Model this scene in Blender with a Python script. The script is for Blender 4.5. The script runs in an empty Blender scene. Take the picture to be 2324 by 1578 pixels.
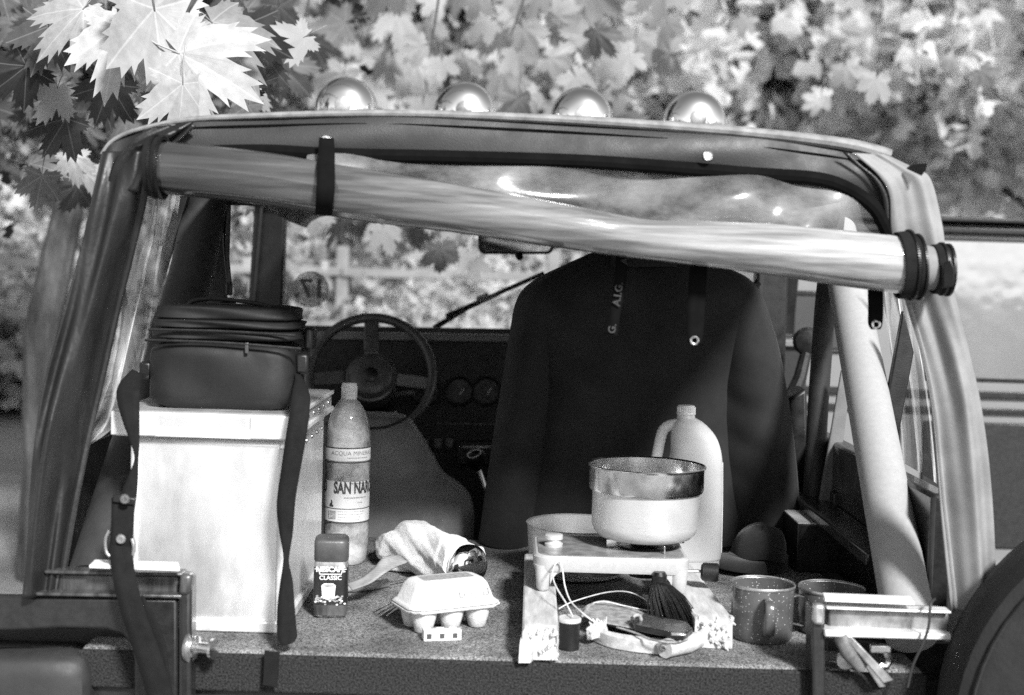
import bpy, bmesh, math, random
from mathutils import Vector, Matrix
random.seed(7)
RAD = math.radians
sc = bpy.context.scene

# ------------------------------------------------------------------ camera, sky, sun, exposure
EYE = Vector((0.0, 0.0, 1.52))
PITCH, ROLL = RAD(3.2), RAD(1.7)
LENS, SENSOR = 50.0, 38.6
f_ = Vector((0, math.cos(PITCH), -math.sin(PITCH)))
u0 = Vector((0, math.sin(PITCH), math.cos(PITCH)))
r0 = Vector((1, 0, 0))
r_ = r0 * math.cos(ROLL) + u0 * math.sin(ROLL)
u_ = u0 * math.cos(ROLL) - r0 * math.sin(ROLL)
cd = bpy.data.cameras.new('camera'); cam = bpy.data.objects.new('camera', cd)
sc.collection.objects.link(cam); sc.camera = cam
cam.matrix_world = Matrix((
    (r_.x, u_.x, -f_.x, EYE.x), (r_.y, u_.y, -f_.y, EYE.y), (r_.z, u_.z, -f_.z, EYE.z), (0, 0, 0, 1)))
cd.lens, cd.sensor_width, cd.clip_start, cd.clip_end = LENS, SENSOR, 0.05, 800
cd.dof.use_dof = True; cd.dof.focus_distance = 2.6; cd.dof.aperture_fstop = 3.5

SUN_EL, SUN_AZ = RAD(36), RAD(24)          # azimuth: to the right of straight behind the camera
to_sun = Vector((math.sin(SUN_AZ) * math.cos(SUN_EL), -math.cos(SUN_AZ) * math.cos(SUN_EL), math.sin(SUN_EL)))
w = bpy.data.worlds.new('World'); sc.world = w; w.use_nodes = True
nt = w.node_tree; bg = nt.nodes['Background']
sky = nt.nodes.new('ShaderNodeTexSky'); sky.sky_type = 'NISHITA'; sky.sun_disc = False
sky.sun_elevation = SUN_EL; sky.sun_rotation = math.atan2(to_sun.x, to_sun.y)
bw = nt.nodes.new('ShaderNodeRGBToBW')      # black-and-white film
nt.links.new(sky.outputs[0], bw.inputs[0]); nt.links.new(bw.outputs[0], bg.inputs[0])
bg.inputs[1].default_value = 0.08
sd = bpy.data.lights.new('sun', 'SUN'); so = bpy.data.objects.new('sun', sd); sc.collection.objects.link(so)
sd.energy = 3.0; sd.angle = RAD(8); sd.color = (1, 1, 1)
so.rotation_euler = (-to_sun).to_track_quat('-Z', 'Y').to_euler()
sc.view_settings.view_transform = 'Standard'; sc.view_settings.look = 'None'
sc.view_settings.exposure = 1.2; sc.view_settings.gamma = 1.0
sc.cycles.max_bounces = 10; sc.cycles.transparent_max_bounces = 24
sc.cycles.caustics_reflective = False; sc.cycles.caustics_refractive = False
sc.cycles.sample_clamp_indirect = 4; sc.cycles.use_denoising = False

# ------------------------------------------------------------------ placing things
FPX = LENS / SENSOR * 2324.0
def A(px, py, Y):
    d = f_ + r_ * ((px - 1162) / FPX) - u_ * ((py - 789) / FPX)
    return EYE + d * (Y / d.y)
def onz(px, py, z):
    d = f_ + r_ * ((px - 1162) / FPX) - u_ * ((py - 789) / FPX)
    return EYE + d * ((z - EYE.z) / d.z)
def mpp(Y): return Y / FPX
V = Vector

# ------------------------------------------------------------------ materials (grey values: the film is black and white)
def newmat(name):
    m = bpy.data.materials.new(name); m.use_nodes = True
    return m, m.node_tree, m.node_tree.nodes['Principled BSDF']
def mapped(t, scale=(1, 1, 1), rot=(0, 0, 0)):
    tc = t.nodes.new('ShaderNodeTexCoord'); mp = t.nodes.new('ShaderNodeMapping')
    mp.inputs['Scale'].default_value = scale; mp.inputs['Rotation'].default_value = rot
    t.links.new(tc.outputs['Object'], mp.inputs[0]); return mp.outputs[0]
def noise(t, vec, scale, detail=5, rough=.6):
    n = t.nodes.new('ShaderNodeTexNoise'); n.inputs['Scale'].default_value = scale
    n.inputs['Detail'].default_value = detail; n.inputs['Roughness'].default_value = rough
    t.links.new(vec, n.inputs['Vector']); return n.outputs[0]
def mrange(t, x, a, b, c, d):
    n = t.nodes.new('ShaderNodeMapRange'); t.links.new(x, n.inputs[0])
    for i, q in enumerate((a, b, c, d)): n.inputs[i + 1].default_value = q
    return n.outputs[0]
def mth(t, op, a, b=None, clamp=False):
    n = t.nodes.new('ShaderNodeMath'); n.operation = op; n.use_clamp = clamp
    for i, q in enumerate((a, b)):
        if q is None: continue
        if isinstance(q, (int, float)): n.inputs[i].default_value = q
        else: t.links.new(q, n.inputs[i])
    return n.outputs[0]
def addbump(t, b, h, strength, dist=.002):
    n = t.nodes.new('ShaderNodeBump'); n.inputs['Strength'].default_value = strength
    n.inputs['Distance'].default_value = dist
    t.links.new(h, n.inputs['Height']); t.links.new(n.outputs[0], b.inputs['Normal'])
def mat(name, v, rough=.5, metal=0., var=.25, vs=25, bump=.15, bs=80, stretch=(1, 1, 1), spec=.5, coat=0, sheen=0, dist=.002, lo=.35, hi=.65, rvar=.1):
    m, t, b = newmat(name)
    vec = mapped(t, stretch)
    n = noise(t, vec, vs)
    t.links.new(mrange(t, n, lo, hi, v * (1 - var), min(1, v * (1 + var))), b.inputs['Base Color'])
    b.inputs['Metallic'].default_value = metal
    b.inputs['Specular IOR Level'].default_value = spec
    b.inputs['Coat Weight'].default_value = coat
    b.inputs['Sheen Weight'].default_value = sheen
    n2 = noise(t, vec, bs, 4)
    t.links.new(mrange(t, noise(t, vec, vs * 1.7, 3), .3, .7, max(.02, rough - rvar), min(1, rough + rvar)), b.inputs['Roughness'])
    if bump: addbump(t, b, n2, bump, dist)
    return m
def ribbed(name, v, scale, rough=.75, strength=.6, rot=(0, RAD(-90), 0), var=.2):
    m = mat(name, v, rough, 0, var, 40, 0)
    t = m.node_tree; b = t.nodes['Principled BSDF']
    wv = t.nodes.new('ShaderNodeTexWave'); wv.inputs['Scale'].default_value = scale; wv.inputs['Distortion'].default_value = .4
    t.links.new(mapped(t, (1, 1, 1), rot), wv.inputs['Vector'])
    addbump(t, b, wv.outputs[1], strength, .0015)
    return m
def clear(name, ior=1.45, haze=.12, hv=.75, rough=.04, streak=(1, 1, 1), ss=20, lo=.4, hi=.75, spec=1.0):
    """thin clear sheet: see-through, mirror-like at the surface, with a milky streaked haze"""
    m, t, b = newmat(name)
    vec = mapped(t, streak); n = noise(t, vec, ss, 6, .65)
    b.inputs['Base Color'].default_value = (hv, hv, hv, 1); b.inputs['Roughness'].default_value = .45
    tr = t.nodes.new('ShaderNodeBsdfTransparent'); gl = t.nodes.new('ShaderNodeBsdfGlossy')
    gl.inputs['Roughness'].default_value = rough
    fr = t.nodes.new('ShaderNodeFresnel'); fr.inputs[0].default_value = ior
    bmp = t.nodes.new('ShaderNodeBump'); bmp.inputs['Strength'].default_value = .25; bmp.inputs['Distance'].default_value = .004
    t.links.new(n, bmp.inputs['Height'])
    for q in (gl, b, fr): t.links.new(bmp.outputs[0], q.inputs['Normal'])
    m1 = t.nodes.new('ShaderNodeMixShader'); m2 = t.nodes.new('ShaderNodeMixShader')
    t.links.new(mrange(t, n, lo, hi, haze * .3, min(1, haze * 2)), m1.inputs[0])
    t.links.new(tr.outputs[0], m1.inputs[1]); t.links.new(b.outputs[0], m1.inputs[2])
    t.links.new(mth(t, 'MULTIPLY', fr.outputs[0], spec, True), m2.inputs[0])
    t.links.new(m1.outputs[0], m2.inputs[1]); t.links.new(gl.outputs[0], m2.inputs[2])
    t.links.new(m2.outputs[0], t.nodes['Material Output'].inputs[0])
    return m
M = {}
M['black'] = mat('black plastic', .008, .4, bump=.2, bs=300)
M['blackmatte'] = mat('black vinyl pad', .009, .6, bump=.3, bs=260)
M['paint'] = mat('dark body paint', .02, .28, var=.2, vs=60, bump=.06, bs=400, coat=.3)
M['rubber'] = mat('tyre rubber', .009, .75, bump=.4, bs=120)
M['top'] = mat('soft top vinyl', .015, .52, var=.2, vs=14, bump=.35, bs=420, dist=.0012)
M['edgelight'] = mat('top edge highlight', .2, .6, var=.3, vs=30, bump=.4, bs=400, dist=.0012)  # highlight on the top's rounded edge, put into a paler colour
M['curtaindark'] = mat('dark creased vinyl', .014, .42, var=.3, vs=8, bump=.25, bs=14, stretch=(2, 2, 1), dist=.012)
M['curtainlight'] = mat('pale creased canvas', .22, .65, var=.2, vs=12, bump=.4, bs=500, dist=.001)
M['pad'] = mat('dark roll bar padding', .026, .62, var=.2, vs=20, bump=.3, bs=500, dist=.001)
M['padlight'] = mat('pale roll bar padding', .34, .7, var=.05, vs=90, bump=.35, bs=420, dist=.001)
M['roll'] = mat('rolled clear vinyl', .2, .08, var=.45, vs=9, bump=.1, bs=5, stretch=(.45, 7, 9), dist=.012, lo=.36, hi=.66, coat=1.0)
def light_ramp(m):      # brightening towards one end is painted into the vinyl's colour
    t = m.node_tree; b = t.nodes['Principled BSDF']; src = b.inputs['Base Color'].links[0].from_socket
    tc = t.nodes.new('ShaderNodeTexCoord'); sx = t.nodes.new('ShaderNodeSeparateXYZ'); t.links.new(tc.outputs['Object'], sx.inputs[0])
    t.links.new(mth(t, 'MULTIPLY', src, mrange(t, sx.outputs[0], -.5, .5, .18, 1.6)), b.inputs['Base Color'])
light_ramp(M['roll'])
M['strap'] = ribbed('black webbing', .008, 130, .85, .5); M['strap'].node_tree.nodes['Principled BSDF'].inputs['Specular IOR Level'].default_value = .25
M['strapgrey'] = ribbed('grey ribbon', .28, 130, .8, .3)
M['ribbonblack'] = mat('black ribbon', .004, .9, bump=.2, bs=300, spec=.1)
M['fadedprint'] = mat('faded print', .05, .9, var=.3, vs=300, bump=0, spec=.1)
M['seatdark'] = mat('dark trim', .06, .5, bump=.2, bs=300)
M['galv'] = mat('scuffed bare metal', .42, .42, .8, var=.5, vs=22, bump=.2, bs=60)
M['steel'] = mat('polished steel', .8, .2, 1, var=.15, vs=12, bump=.03, bs=30)
M['chrome'] = mat('chrome', .9, .05, 1, var=.05, vs=9, bump=.02, bs=20, rvar=.03)
M['alu'] = mat('brushed aluminium', .86, .36, .72, var=.06, vs=14, bump=.25, bs=3.2, stretch=(1, 1, .5), dist=.012)
M['aluedge'] = mat('matt aluminium edge', .78, .5, .45, var=.15, vs=30, bump=.15, bs=200)
M['potalu'] = mat('cast aluminium', .76, .4, .5, var=.04, vs=14, bump=.15, bs=260)
M['enamelgrey'] = mat('grey stove enamel', .46, .5, .1, var=.06, vs=160, bump=.25, bs=420, dist=.001)
M['jug'] = mat('milky plastic', .62, .45, var=.05, vs=20, bump=.06, bs=60)
M['white'] = mat('white plastic', .78, .5, var=.06, vs=40, bump=.05, bs=60)
M['towel'] = mat('white terry towel', .72, .9, var=.1, vs=90, bump=.9, bs=480, dist=.003, sheen=.3)
M['pulp'] = mat('egg box pulp', .64, .9, var=.12, vs=120, bump=.6, bs=330, dist=.0015)
M['ink'] = mat('dark print', .06, .7, var=.2, vs=100, bump=0)
M['inkgrey'] = mat('grey print', .3, .8, var=.35, vs=160, bump=0)
M['label'] = mat('paper label', .75, .6, var=.07, vs=60, bump=.05, bs=80)
M['darklabel'] = mat('dark paper label', .015, .4, var=.2, vs=60, bump=.05, bs=80)
M['bag'] = mat('black nylon', .008, .62, var=.25, vs=14, bump=.35, bs=480, dist=.0012, spec=.4)
M['wool'] = mat('dark wool cloth', .019, .9, var=.18, vs=12, bump=.4, bs=600, dist=.001, sheen=.08, spec=.2)
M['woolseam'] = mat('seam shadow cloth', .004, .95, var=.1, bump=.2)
M['seat'] = mat('grey seat vinyl', .15, .5, var=.15, vs=20, bump=.35, bs=420, dist=.001)
M['wood'] = mat('raw pine', .5, .75, var=.22, vs=16, bump=.35, bs=90, stretch=(6, .8, 6))
M['woodend'] = mat('splintered pine', .55, .9, var=.3, vs=120, bump=.9, bs=160, dist=.006)
M['leather'] = mat('dark oiled leather', .014, .32, var=.35, vs=30, bump=.4, bs=130, coat=.3)
M['leatherpale'] = mat('worn leather', .28, .7, var=.4, vs=60, bump=.5, bs=180)
M['cord'] = mat('pale cord', .62, .8, var=.15, vs=200, bump=.3, bs=900)
M['felt'] = mat('dark felt', .007, .95, var=.3, vs=60, bump=.6, bs=400, sheen=.15)
M['boxtop'] = mat('grey speaker top', .45, .8, var=.35, vs=500, bump=.4, bs=600, dist=.001)
M['vanpaint'] = mat('pale van paint', .2, .3, var=.08, vs=3, bump=.02, bs=20, coat=.4)
M['vanglass'] = mat('sky-reflecting window film', .4, .08, .8, var=.1, vs=3, bump=.1, bs=2, dist=.03, rvar=.03)
M['glassdark'] = mat('reflecting window glass', .05, .04, var=.1, vs=3, bump=0, spec=1.0, rvar=.02)
M['fence'] = mat('white fence paint', .24, .7, var=.15, vs=6, bump=.2, bs=40)
M['bark'] = mat('bark', .07, .9, var=.5, vs=12, bump=.9, bs=20, stretch=(1, 1, .25), dist=.03)
M['ground'] = mat('dry grass field', .28, .95, var=.45, vs=.35, bump=.8, bs=30, dist=.05)
M['vinyl'] = clear('clear window vinyl', 1.4, .5, .75, .08, (2.5, 2.5, .5), 7, .4, .72, .45)
M['vinylslack'] = clear('slack window vinyl', 1.5, .3, .42, .14, (1.5, 1, 2.5), 4, .38, .72)
M['glass'] = clear('windscreen glass', 1.45, .07, .7, .01, (1, 1, 1), 3)
M['pet'] = clear('bottle plastic', 1.5, .36, .85, .05, (1, 1, 1), 14, .35, .7)
M['jarglass'] = clear('jar glass', 1.5, .1, .5, .03, (1, 1, 1), 30)
m, t, b = newmat('water'); b.inputs['Transmission Weight'].default_value = 1; b.inputs['IOR'].default_value = 1.33
b.inputs['Roughness'].default_value = 0; b.inputs['Base Color'].default_value = (.93, .93, .93, 1); M['water'] = m
m, t, b = newmat('mirror'); b.inputs['Metallic'].default_value = 1; b.inputs['Roughness'].default_value = .03
b.inputs['Base Color'].default_value = (.85, .85, .85, 1); M['mirror'] = m
def carpet():
    m, t, b = newmat('speckled carpet'); vec = mapped(t)
    n = noise(t, vec, 330, 3, .7); n2 = noise(t, vec, 9, 3)
    c = mrange(t, n, .36, .66, .02, .42)
    c = mth(t, 'MULTIPLY', c, mrange(t, n2, .3, .7, .55, 1.3))
    t.links.new(c, b.inputs['Base Color']); b.inputs['Roughness'].default_value = .95
    b.inputs['Specular IOR Level'].default_value = .1
    addbump(t, b, n, .8, .004); return m
M['carpet'] = carpet()
M['shadecopy'] = mat('shaded carpet copy', .03, .95, var=.8, vs=330, bump=.7, bs=330, dist=.004, spec=.1)  # carpet copy with the front face's shade put into its colour
def enamel():
    m, t, b = newmat('speckled enamel'); vec = mapped(t)
    v = t.nodes.new('ShaderNodeTexVoronoi'); v.inputs['Scale'].default_value = 260; t.links.new(vec, v.inputs['Vector'])
    spk = mth(t, 'LESS_THAN', v.outputs['Distance'], .2)
    rnd = mth(t, 'GREATER_THAN', v.outputs['Color'], .62)
    c = mth(t, 'ADD', mth(t, 'MULTIPLY', mth(t, 'MULTIPLY', spk, rnd), .5), mrange(t, noise(t, vec, 25), .3, .7, .06, .1))
    t.links.new(c, b.inputs['Base Color']); b.inputs['Roughness'].default_value = .22; b.inputs['Coat Weight'].default_value = .3
    addbump(t, b, noise(t, vec, 40), .08); return m
M['enamel'] = enamel()
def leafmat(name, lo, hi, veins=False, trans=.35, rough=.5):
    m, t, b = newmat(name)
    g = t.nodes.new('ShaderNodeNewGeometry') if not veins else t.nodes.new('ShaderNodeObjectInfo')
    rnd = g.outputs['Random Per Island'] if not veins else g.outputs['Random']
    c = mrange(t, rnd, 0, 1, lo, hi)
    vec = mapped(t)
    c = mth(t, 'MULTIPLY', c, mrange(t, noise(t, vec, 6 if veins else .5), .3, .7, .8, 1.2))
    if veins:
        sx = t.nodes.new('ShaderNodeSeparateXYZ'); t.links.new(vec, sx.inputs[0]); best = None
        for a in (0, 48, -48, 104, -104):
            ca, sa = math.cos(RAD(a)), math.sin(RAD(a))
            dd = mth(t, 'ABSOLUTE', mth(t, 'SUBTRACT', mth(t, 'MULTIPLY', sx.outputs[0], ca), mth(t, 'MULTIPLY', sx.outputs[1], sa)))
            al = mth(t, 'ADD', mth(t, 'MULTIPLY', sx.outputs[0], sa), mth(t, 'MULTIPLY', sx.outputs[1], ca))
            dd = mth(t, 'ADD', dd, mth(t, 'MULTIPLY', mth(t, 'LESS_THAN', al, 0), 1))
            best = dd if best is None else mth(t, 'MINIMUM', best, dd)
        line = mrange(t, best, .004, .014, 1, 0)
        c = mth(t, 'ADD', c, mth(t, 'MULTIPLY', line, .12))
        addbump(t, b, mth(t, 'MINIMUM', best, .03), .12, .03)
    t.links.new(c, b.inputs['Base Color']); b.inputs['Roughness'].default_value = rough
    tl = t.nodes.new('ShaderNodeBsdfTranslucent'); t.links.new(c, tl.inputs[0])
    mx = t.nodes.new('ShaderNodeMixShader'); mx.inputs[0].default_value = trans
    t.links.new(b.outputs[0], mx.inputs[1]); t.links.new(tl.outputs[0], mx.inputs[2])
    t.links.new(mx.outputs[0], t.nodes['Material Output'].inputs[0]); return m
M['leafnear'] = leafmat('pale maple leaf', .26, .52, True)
M['leafdark'] = leafmat('shaded maple leaf', .035, .16, True)  # maple leaf copy with shade put into its darker colour
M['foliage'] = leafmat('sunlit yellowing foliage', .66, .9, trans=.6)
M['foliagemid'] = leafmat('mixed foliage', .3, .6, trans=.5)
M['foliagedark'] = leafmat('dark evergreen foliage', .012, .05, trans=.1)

# ------------------------------------------------------------------ mesh building
class MB:
    def __init__(s): s.v = []; s.f = []
    def add(s, vs, fs):
        k = len(s.v); s.v += [V(p) for p in vs]; s.f += [tuple(i + k for i in q) for q in fs]; return s
    def box(s, c, size, rot=None):
        c = V(c); hx, hy, hz = size[0] / 2, size[1] / 2, size[2] / 2
        R = rot or Matrix.Identity(3)
        vs = [c + R @ V((x * hx, y * hy, z * hz)) for x in (-1, 1) for y in (-1, 1) for z in (-1, 1)]
        return s.add(vs, [(0, 1, 3, 2), (4, 6, 7, 5), (0, 4, 5, 1), (2, 3, 7, 6), (0, 2, 6, 4), (1, 5, 7, 3)])
    def rings(s, rings, cap0=True, cap1=True, closed=True):
        n = len(rings[0]); vs = [p for r in rings for p in r]; fs = []
        for i in range(len(rings) - 1):
            for j in range(n if closed else n - 1):
                k = (j + 1) % n
                fs.append((i * n + j, i * n + k, (i + 1) * n + k, (i + 1) * n + j))
        if cap0: fs.append(tuple(range(n - 1, -1, -1)))
        if cap1: fs.append(tuple((len(rings) - 1) * n + j for j in range(n)))
        return s.add(vs, fs)
    def path(s, pts, rad, n=12, cap=True, flat=1.0):
        pts = [V(p) for p in pts]; R = []
        up = V((0, 0, 1)); x = None
        for i, p in enumerate(pts):
            d = (pts[min(i + 1, len(pts) - 1)] - pts[max(i - 1, 0)]).normalized()
            if x is None: x = d.cross(up) if abs(d.z) < .95 else d.cross(V((0, 1, 0)))
            x = (x - d * x.dot(d)).normalized(); y = d.cross(x).normalized()
            r = rad[i] if isinstance(rad, (list, tuple)) else rad
            R.append([p + (x * math.cos(2 * math.pi * k / n) + y * math.sin(2 * math.pi * k / n) * flat) * r for k in range(n)])
        return s.rings(R, cap, cap)
    def lathe(s, prof, c=(0, 0, 0), n=40, axis=None, cap0=True, cap1=True, power=None):
        c = V(c); Rm = V((0, 0, 1)).rotation_difference(V(axis).normalized()).to_matrix() if axis is not None else Matrix.Identity(3)
        R = []
        for r, z in prof:
            ring = []
            for k in range(n):
                a = 2 * math.pi * k / n; cx, cy = math.cos(a), math.sin(a)
                if power:
                    q = (abs(cx) ** power + abs(cy) ** power) ** (-1 / power); cx, cy = cx * q, cy * q
                ring.append(c + Rm @ V((r * cx, r * cy, z)))
            R.append(ring)
        return s.rings(R, cap0, cap1)
    def grid(s, rows):
        return s.rings(rows, False, False, False)
    def prism(s, poly, vec):
        n = len(poly); vec = V(vec); poly = [V(p) for p in poly]
        vs = poly + [p + vec for p in poly]
        fs = [tuple(range(n - 1, -1, -1)), tuple(range(n, 2 * n))]
        fs += [(i, (i + 1) % n, (i + 1) % n + n, i + n) for i in range(n)]
        return s.add(vs, fs)
def cat(pts, n):
    """smooth resample of a polyline (any dimension)"""
    pts = [tuple(p) for p in pts]; m = len(pts); out = []
    for i in range(n):
        q = i / (n - 1) * (m - 1); k = min(int(q), m - 2); t = q - k
        p0, p1, p2, p3 = pts[max(k - 1, 0)], pts[k], pts[k + 1], pts[min(k + 2, m - 1)]
        out.append(tuple(.5 * (2 * b + (c - a) * t + (2 * a - 5 * b + 4 * c - d) * t * t + (3 * b - a - 3 * c + d) * t ** 3) for a, b, c, d in zip(p0, p1, p2, p3)))
    return out
def pp(*pts): return [A(*p) for p in pts]
COL = sc.collection
def wloc(o):
    p = V((0, 0, 0))
    while o is not None: p += o.location; o = o.parent
    return p
def obj(name, mb, m, parent=None, smooth=35, bevel=0, solid=0, sub=0, label=None, kind=None, off=1, seg=2):
    """links the shapes collected in mb (world coordinates) as ONE mesh object"""
    base = wloc(parent) if parent is not None else V((0, 0, 0))
    if parent is None and mb.v:
        lo = [min(p[i] for p in mb.v) for i in range(3)]; hi = [max(p[i] for p in mb.v) for i in range(3)]
        org = V(((lo[0] + hi[0]) / 2, (lo[1] + hi[1]) / 2, lo[2]))
    else: org = base
    me = bpy.data.meshes.new(name); me.from_pydata([tuple(p - org) for p in mb.v], [], mb.f); me.update()
    if smooth:
        me.polygons.foreach_set('use_smooth', [True] * len(me.polygons)); me.set_sharp_from_angle(angle=RAD(smooth))
    o = bpy.data.objects.new(name, me); COL.objects.link(o)
    me.materials.append(M[m] if isinstance(m, str) else m)
    if parent is not None: o.parent = parent
    else: o.location = org
    if solid:
        q = o.modifiers.new('s', 'SOLIDIFY'); q.thickness = solid; q.offset = off
    if bevel:
        q = o.modifiers.new('b', 'BEVEL'); q.width = bevel; q.segments = seg; q.limit_method = 'ANGLE'
    if sub:
        q = o.modifiers.new('d', 'SUBSURF'); q.levels = q.render_levels = sub
    if label: o['label'] = label
    if kind: o['kind'] = kind
    return o
def tag(o, label, cat_, group=None):
    o['label'] = label; o['category'] = cat_
    if group: o['group'] = group
    return o
def thing(name, loc, label, cat_, group=None):
    o = bpy.data.objects.new(name, None); COL.objects.link(o); o.location = loc; o.empty_display_size = .05
    return tag(o, label, cat_, group)
def copy_tree(o, parent=None):
    c = o.copy(); COL.objects.link(c); c.parent = parent
    for ch in list(o.children): copy_tree(ch, c)
    return c
def loft(L, R, nu, nv, fold=None):
    """sheet between a left and a right edge given in (px, py, Y)"""
    L = cat(L, nv); R = cat(R, nv); rows = []
    for j in range(nv):
        a, b = A(*L[j]), A(*R[j]); row = []
        for i in range(nu):
            u = i / (nu - 1); p = a.lerp(b, u)
            if fold: p = p + V((0, -1, 0)) * fold(u, j / (nv - 1))
            row.append(p)
        rows.append(row)
    return MB().grid(rows)
def ribbon(name, rows, m, parent, nv=40, thick=.0018, nu=4):
    return obj(name, loft([(a, b, Y) for a, b, c, d, Y in rows], [(c, d, Y) for a, b, c, d, Y in rows], nu, nv), m, parent, solid=thick)
def text_mb(body, size, ex=.0004, bold=0, align='CENTER'):
    """flat lettering in x (reading) and y (up), centred"""
    c = bpy.data.curves.new('t', 'FONT'); c.body = body; c.size = size; c.extrude = ex; c.offset = bold
    c.align_x = align; c.align_y = 'CENTER'; c.resolution_u = 3
    o = bpy.data.objects.new('t', c); COL.objects.link(o)
    bpy.context.view_layer.update()
    me = bpy.data.meshes.new_from_object(o.evaluated_get(bpy.context.evaluated_depsgraph_get()))
    mb = MB(); mb.add([v.co.copy() for v in me.vertices], [tuple(p.vertices) for p in me.polygons])
    bpy.data.objects.remove(o); bpy.data.curves.remove(c); bpy.data.meshes.remove(me)
    return mb
def put(mb, org, ex, ey, en):
    """maps flat lettering onto a plane through org"""
    org, ex, ey, en = V(org), V(ex).normalized(), V(ey).normalized(), V(en).normalized()
    mb.v = [org + ex * p.x + ey * p.y + en * p.z for p in mb.v]; return mb
def wrap(mb, c, r, z, ang0):
    """bends flat lettering round a vertical cylinder; ang0 measured from the side that faces the camera"""
    c = V(c); out = []
    for p in mb.v:
        a = ang0 + p.x / r
        out.append(c + V((math.sin(a) * (r + p.z), -math.cos(a) * (r + p.z), z + p.y)))
    mb.v = out; return mb
UP, RT, FW = V((0, 0, 1)), V((1, 0, 0)), V((0, 1, 0))
# ------------------------------------------------------------------ setting: field, fence, trees
g = MB()
N = 40
for i in range(N + 1):
    for j in range(N + 1):
        x = (i / N - .5) * 500; y = (j / N - .5) * 500
        g.v.append(V((x, y, .12 * math.sin(x * .21) * math.cos(y * .17) * min(1, abs(y - 5) / 12))))
g.f = [(i * (N + 1) + j, (i + 1) * (N + 1) + j, (i + 1) * (N + 1) + j + 1, i * (N + 1) + j + 1) for i in range(N) for j in range(N)]
gr = obj('ground', g, 'ground', kind='structure'); gr['label'] = 'pale dry grass field around the parked vehicle'

fn = thing('rail_fence', (0, 12, 0), 'white post and rail fence across the field beyond the windscreen', 'fence')
for i in range(-4, 5):
    x = i * 1.9 + .35
    obj('fence_post', MB().box((x, 12, .86), (.11, .11, 1.72)), 'fence', fn, bevel=.01)
    for z in (1.02, 1.5):
        obj('fence_rail', MB().box((x + .95, 11.93, z + random.uniform(-.012, .012)), (1.885, .04, .08), Matrix.Rotation(random.uniform(-.006, .006), 3, 'Y')), 'fence', fn, bevel=.006)

def crown_mb(n_cl, per, rx, rz, leaf, seed, inner=.35):
    rnd = random.Random(seed); mb = MB()
    for c in range(n_cl):
        while True:
            p = V((rnd.uniform(-1, 1), rnd.uniform(-1, 1), rnd.uniform(-1, 1)))
            if inner < p.length < 1: break
        p = V((p.x * rx, p.y * rx, p.z * rz)); s = rnd.uniform(.2, .46)
        for k in range(per):
            q = p + V((rnd.gauss(0, s), rnd.gauss(0, s), rnd.gauss(0, s * .75)))
            d = V((rnd.gauss(0, 1), rnd.gauss(0, 1), rnd.gauss(-.7, .7))).normalized()
            e = d.cross(V((rnd.gauss(0, 1), rnd.gauss(0, 1), rnd.gauss(0, 1)))).normalized()
            n = d.cross(e); l = leaf * rnd.uniform(.6, 1.4)
            w_ = rnd.uniform(.36, .55)
            mb.add([q, q + d * l * .18 + e * l * w_ + n * l * .05, q + d * l * .36 + e * l * .22, q + d * l * .72 + e * l * w_ * .8 + n * l * .08, q + d * l, q + d * l * .7 - e * l * w_ * .75 + n * l * .08, q + d * l * .36 - e * l * .2, q + d * l * .2 - e * l * w_ + n * l * .05],
                   [(0, 1, 2), (0, 2, 6), (2, 3, 4), (2, 4, 6), (4, 5, 6), (0, 6, 7)])
    return mb
def trunk_mb(h, r, seed, limbs=6):
    rnd = random.Random(seed); mb = MB()
    pts = [V((math.sin(k * 1.3 + seed) * .05 * k, math.cos(k * .9 + seed) * .05 * k, h * k / 7)) for k in range(8)]
    mb.path(pts, [r * (1.5 if k == 0 else 1 - .1 * k) for k in range(8)], 10)
    for i in range(limbs):
        a = i * 2.4 + seed; z = h * (.42 + .08 * i); p = V((pts[4].x, pts[4].y, z))
        e = p + V((math.cos(a) * 1.3, math.sin(a) * 1.3, 1.1))
        mb.path([p, p.lerp(e, .5) + V((0, 0, -.12)), e], [r * .45, r * .3, r * .1], 6)
    return mb
protos = {}
def tree(kind, x, y, s, rz, label, group, cat_='tree', name='field_tree'):
    if kind not in protos:
        root = thing(name, (0, 0, 0), 'x', cat_)
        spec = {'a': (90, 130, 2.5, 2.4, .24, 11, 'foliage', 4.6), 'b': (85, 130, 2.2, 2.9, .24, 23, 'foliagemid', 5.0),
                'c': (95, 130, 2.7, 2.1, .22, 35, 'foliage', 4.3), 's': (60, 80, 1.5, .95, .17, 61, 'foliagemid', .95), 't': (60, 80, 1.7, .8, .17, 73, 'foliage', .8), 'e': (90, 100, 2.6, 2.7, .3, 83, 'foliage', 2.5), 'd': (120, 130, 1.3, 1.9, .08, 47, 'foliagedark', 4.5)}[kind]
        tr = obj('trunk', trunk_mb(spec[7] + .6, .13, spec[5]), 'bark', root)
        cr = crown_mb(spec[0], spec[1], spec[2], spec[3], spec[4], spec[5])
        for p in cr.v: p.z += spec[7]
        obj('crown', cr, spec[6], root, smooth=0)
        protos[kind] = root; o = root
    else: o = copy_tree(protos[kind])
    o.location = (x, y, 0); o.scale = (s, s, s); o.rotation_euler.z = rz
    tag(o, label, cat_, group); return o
def pxx(px, Y): return A(px, 615, Y).x
NEARG, FARG, BACKG = 'trees along the field edge', 'far trees across the field', 'trees behind the photographer'
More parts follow.
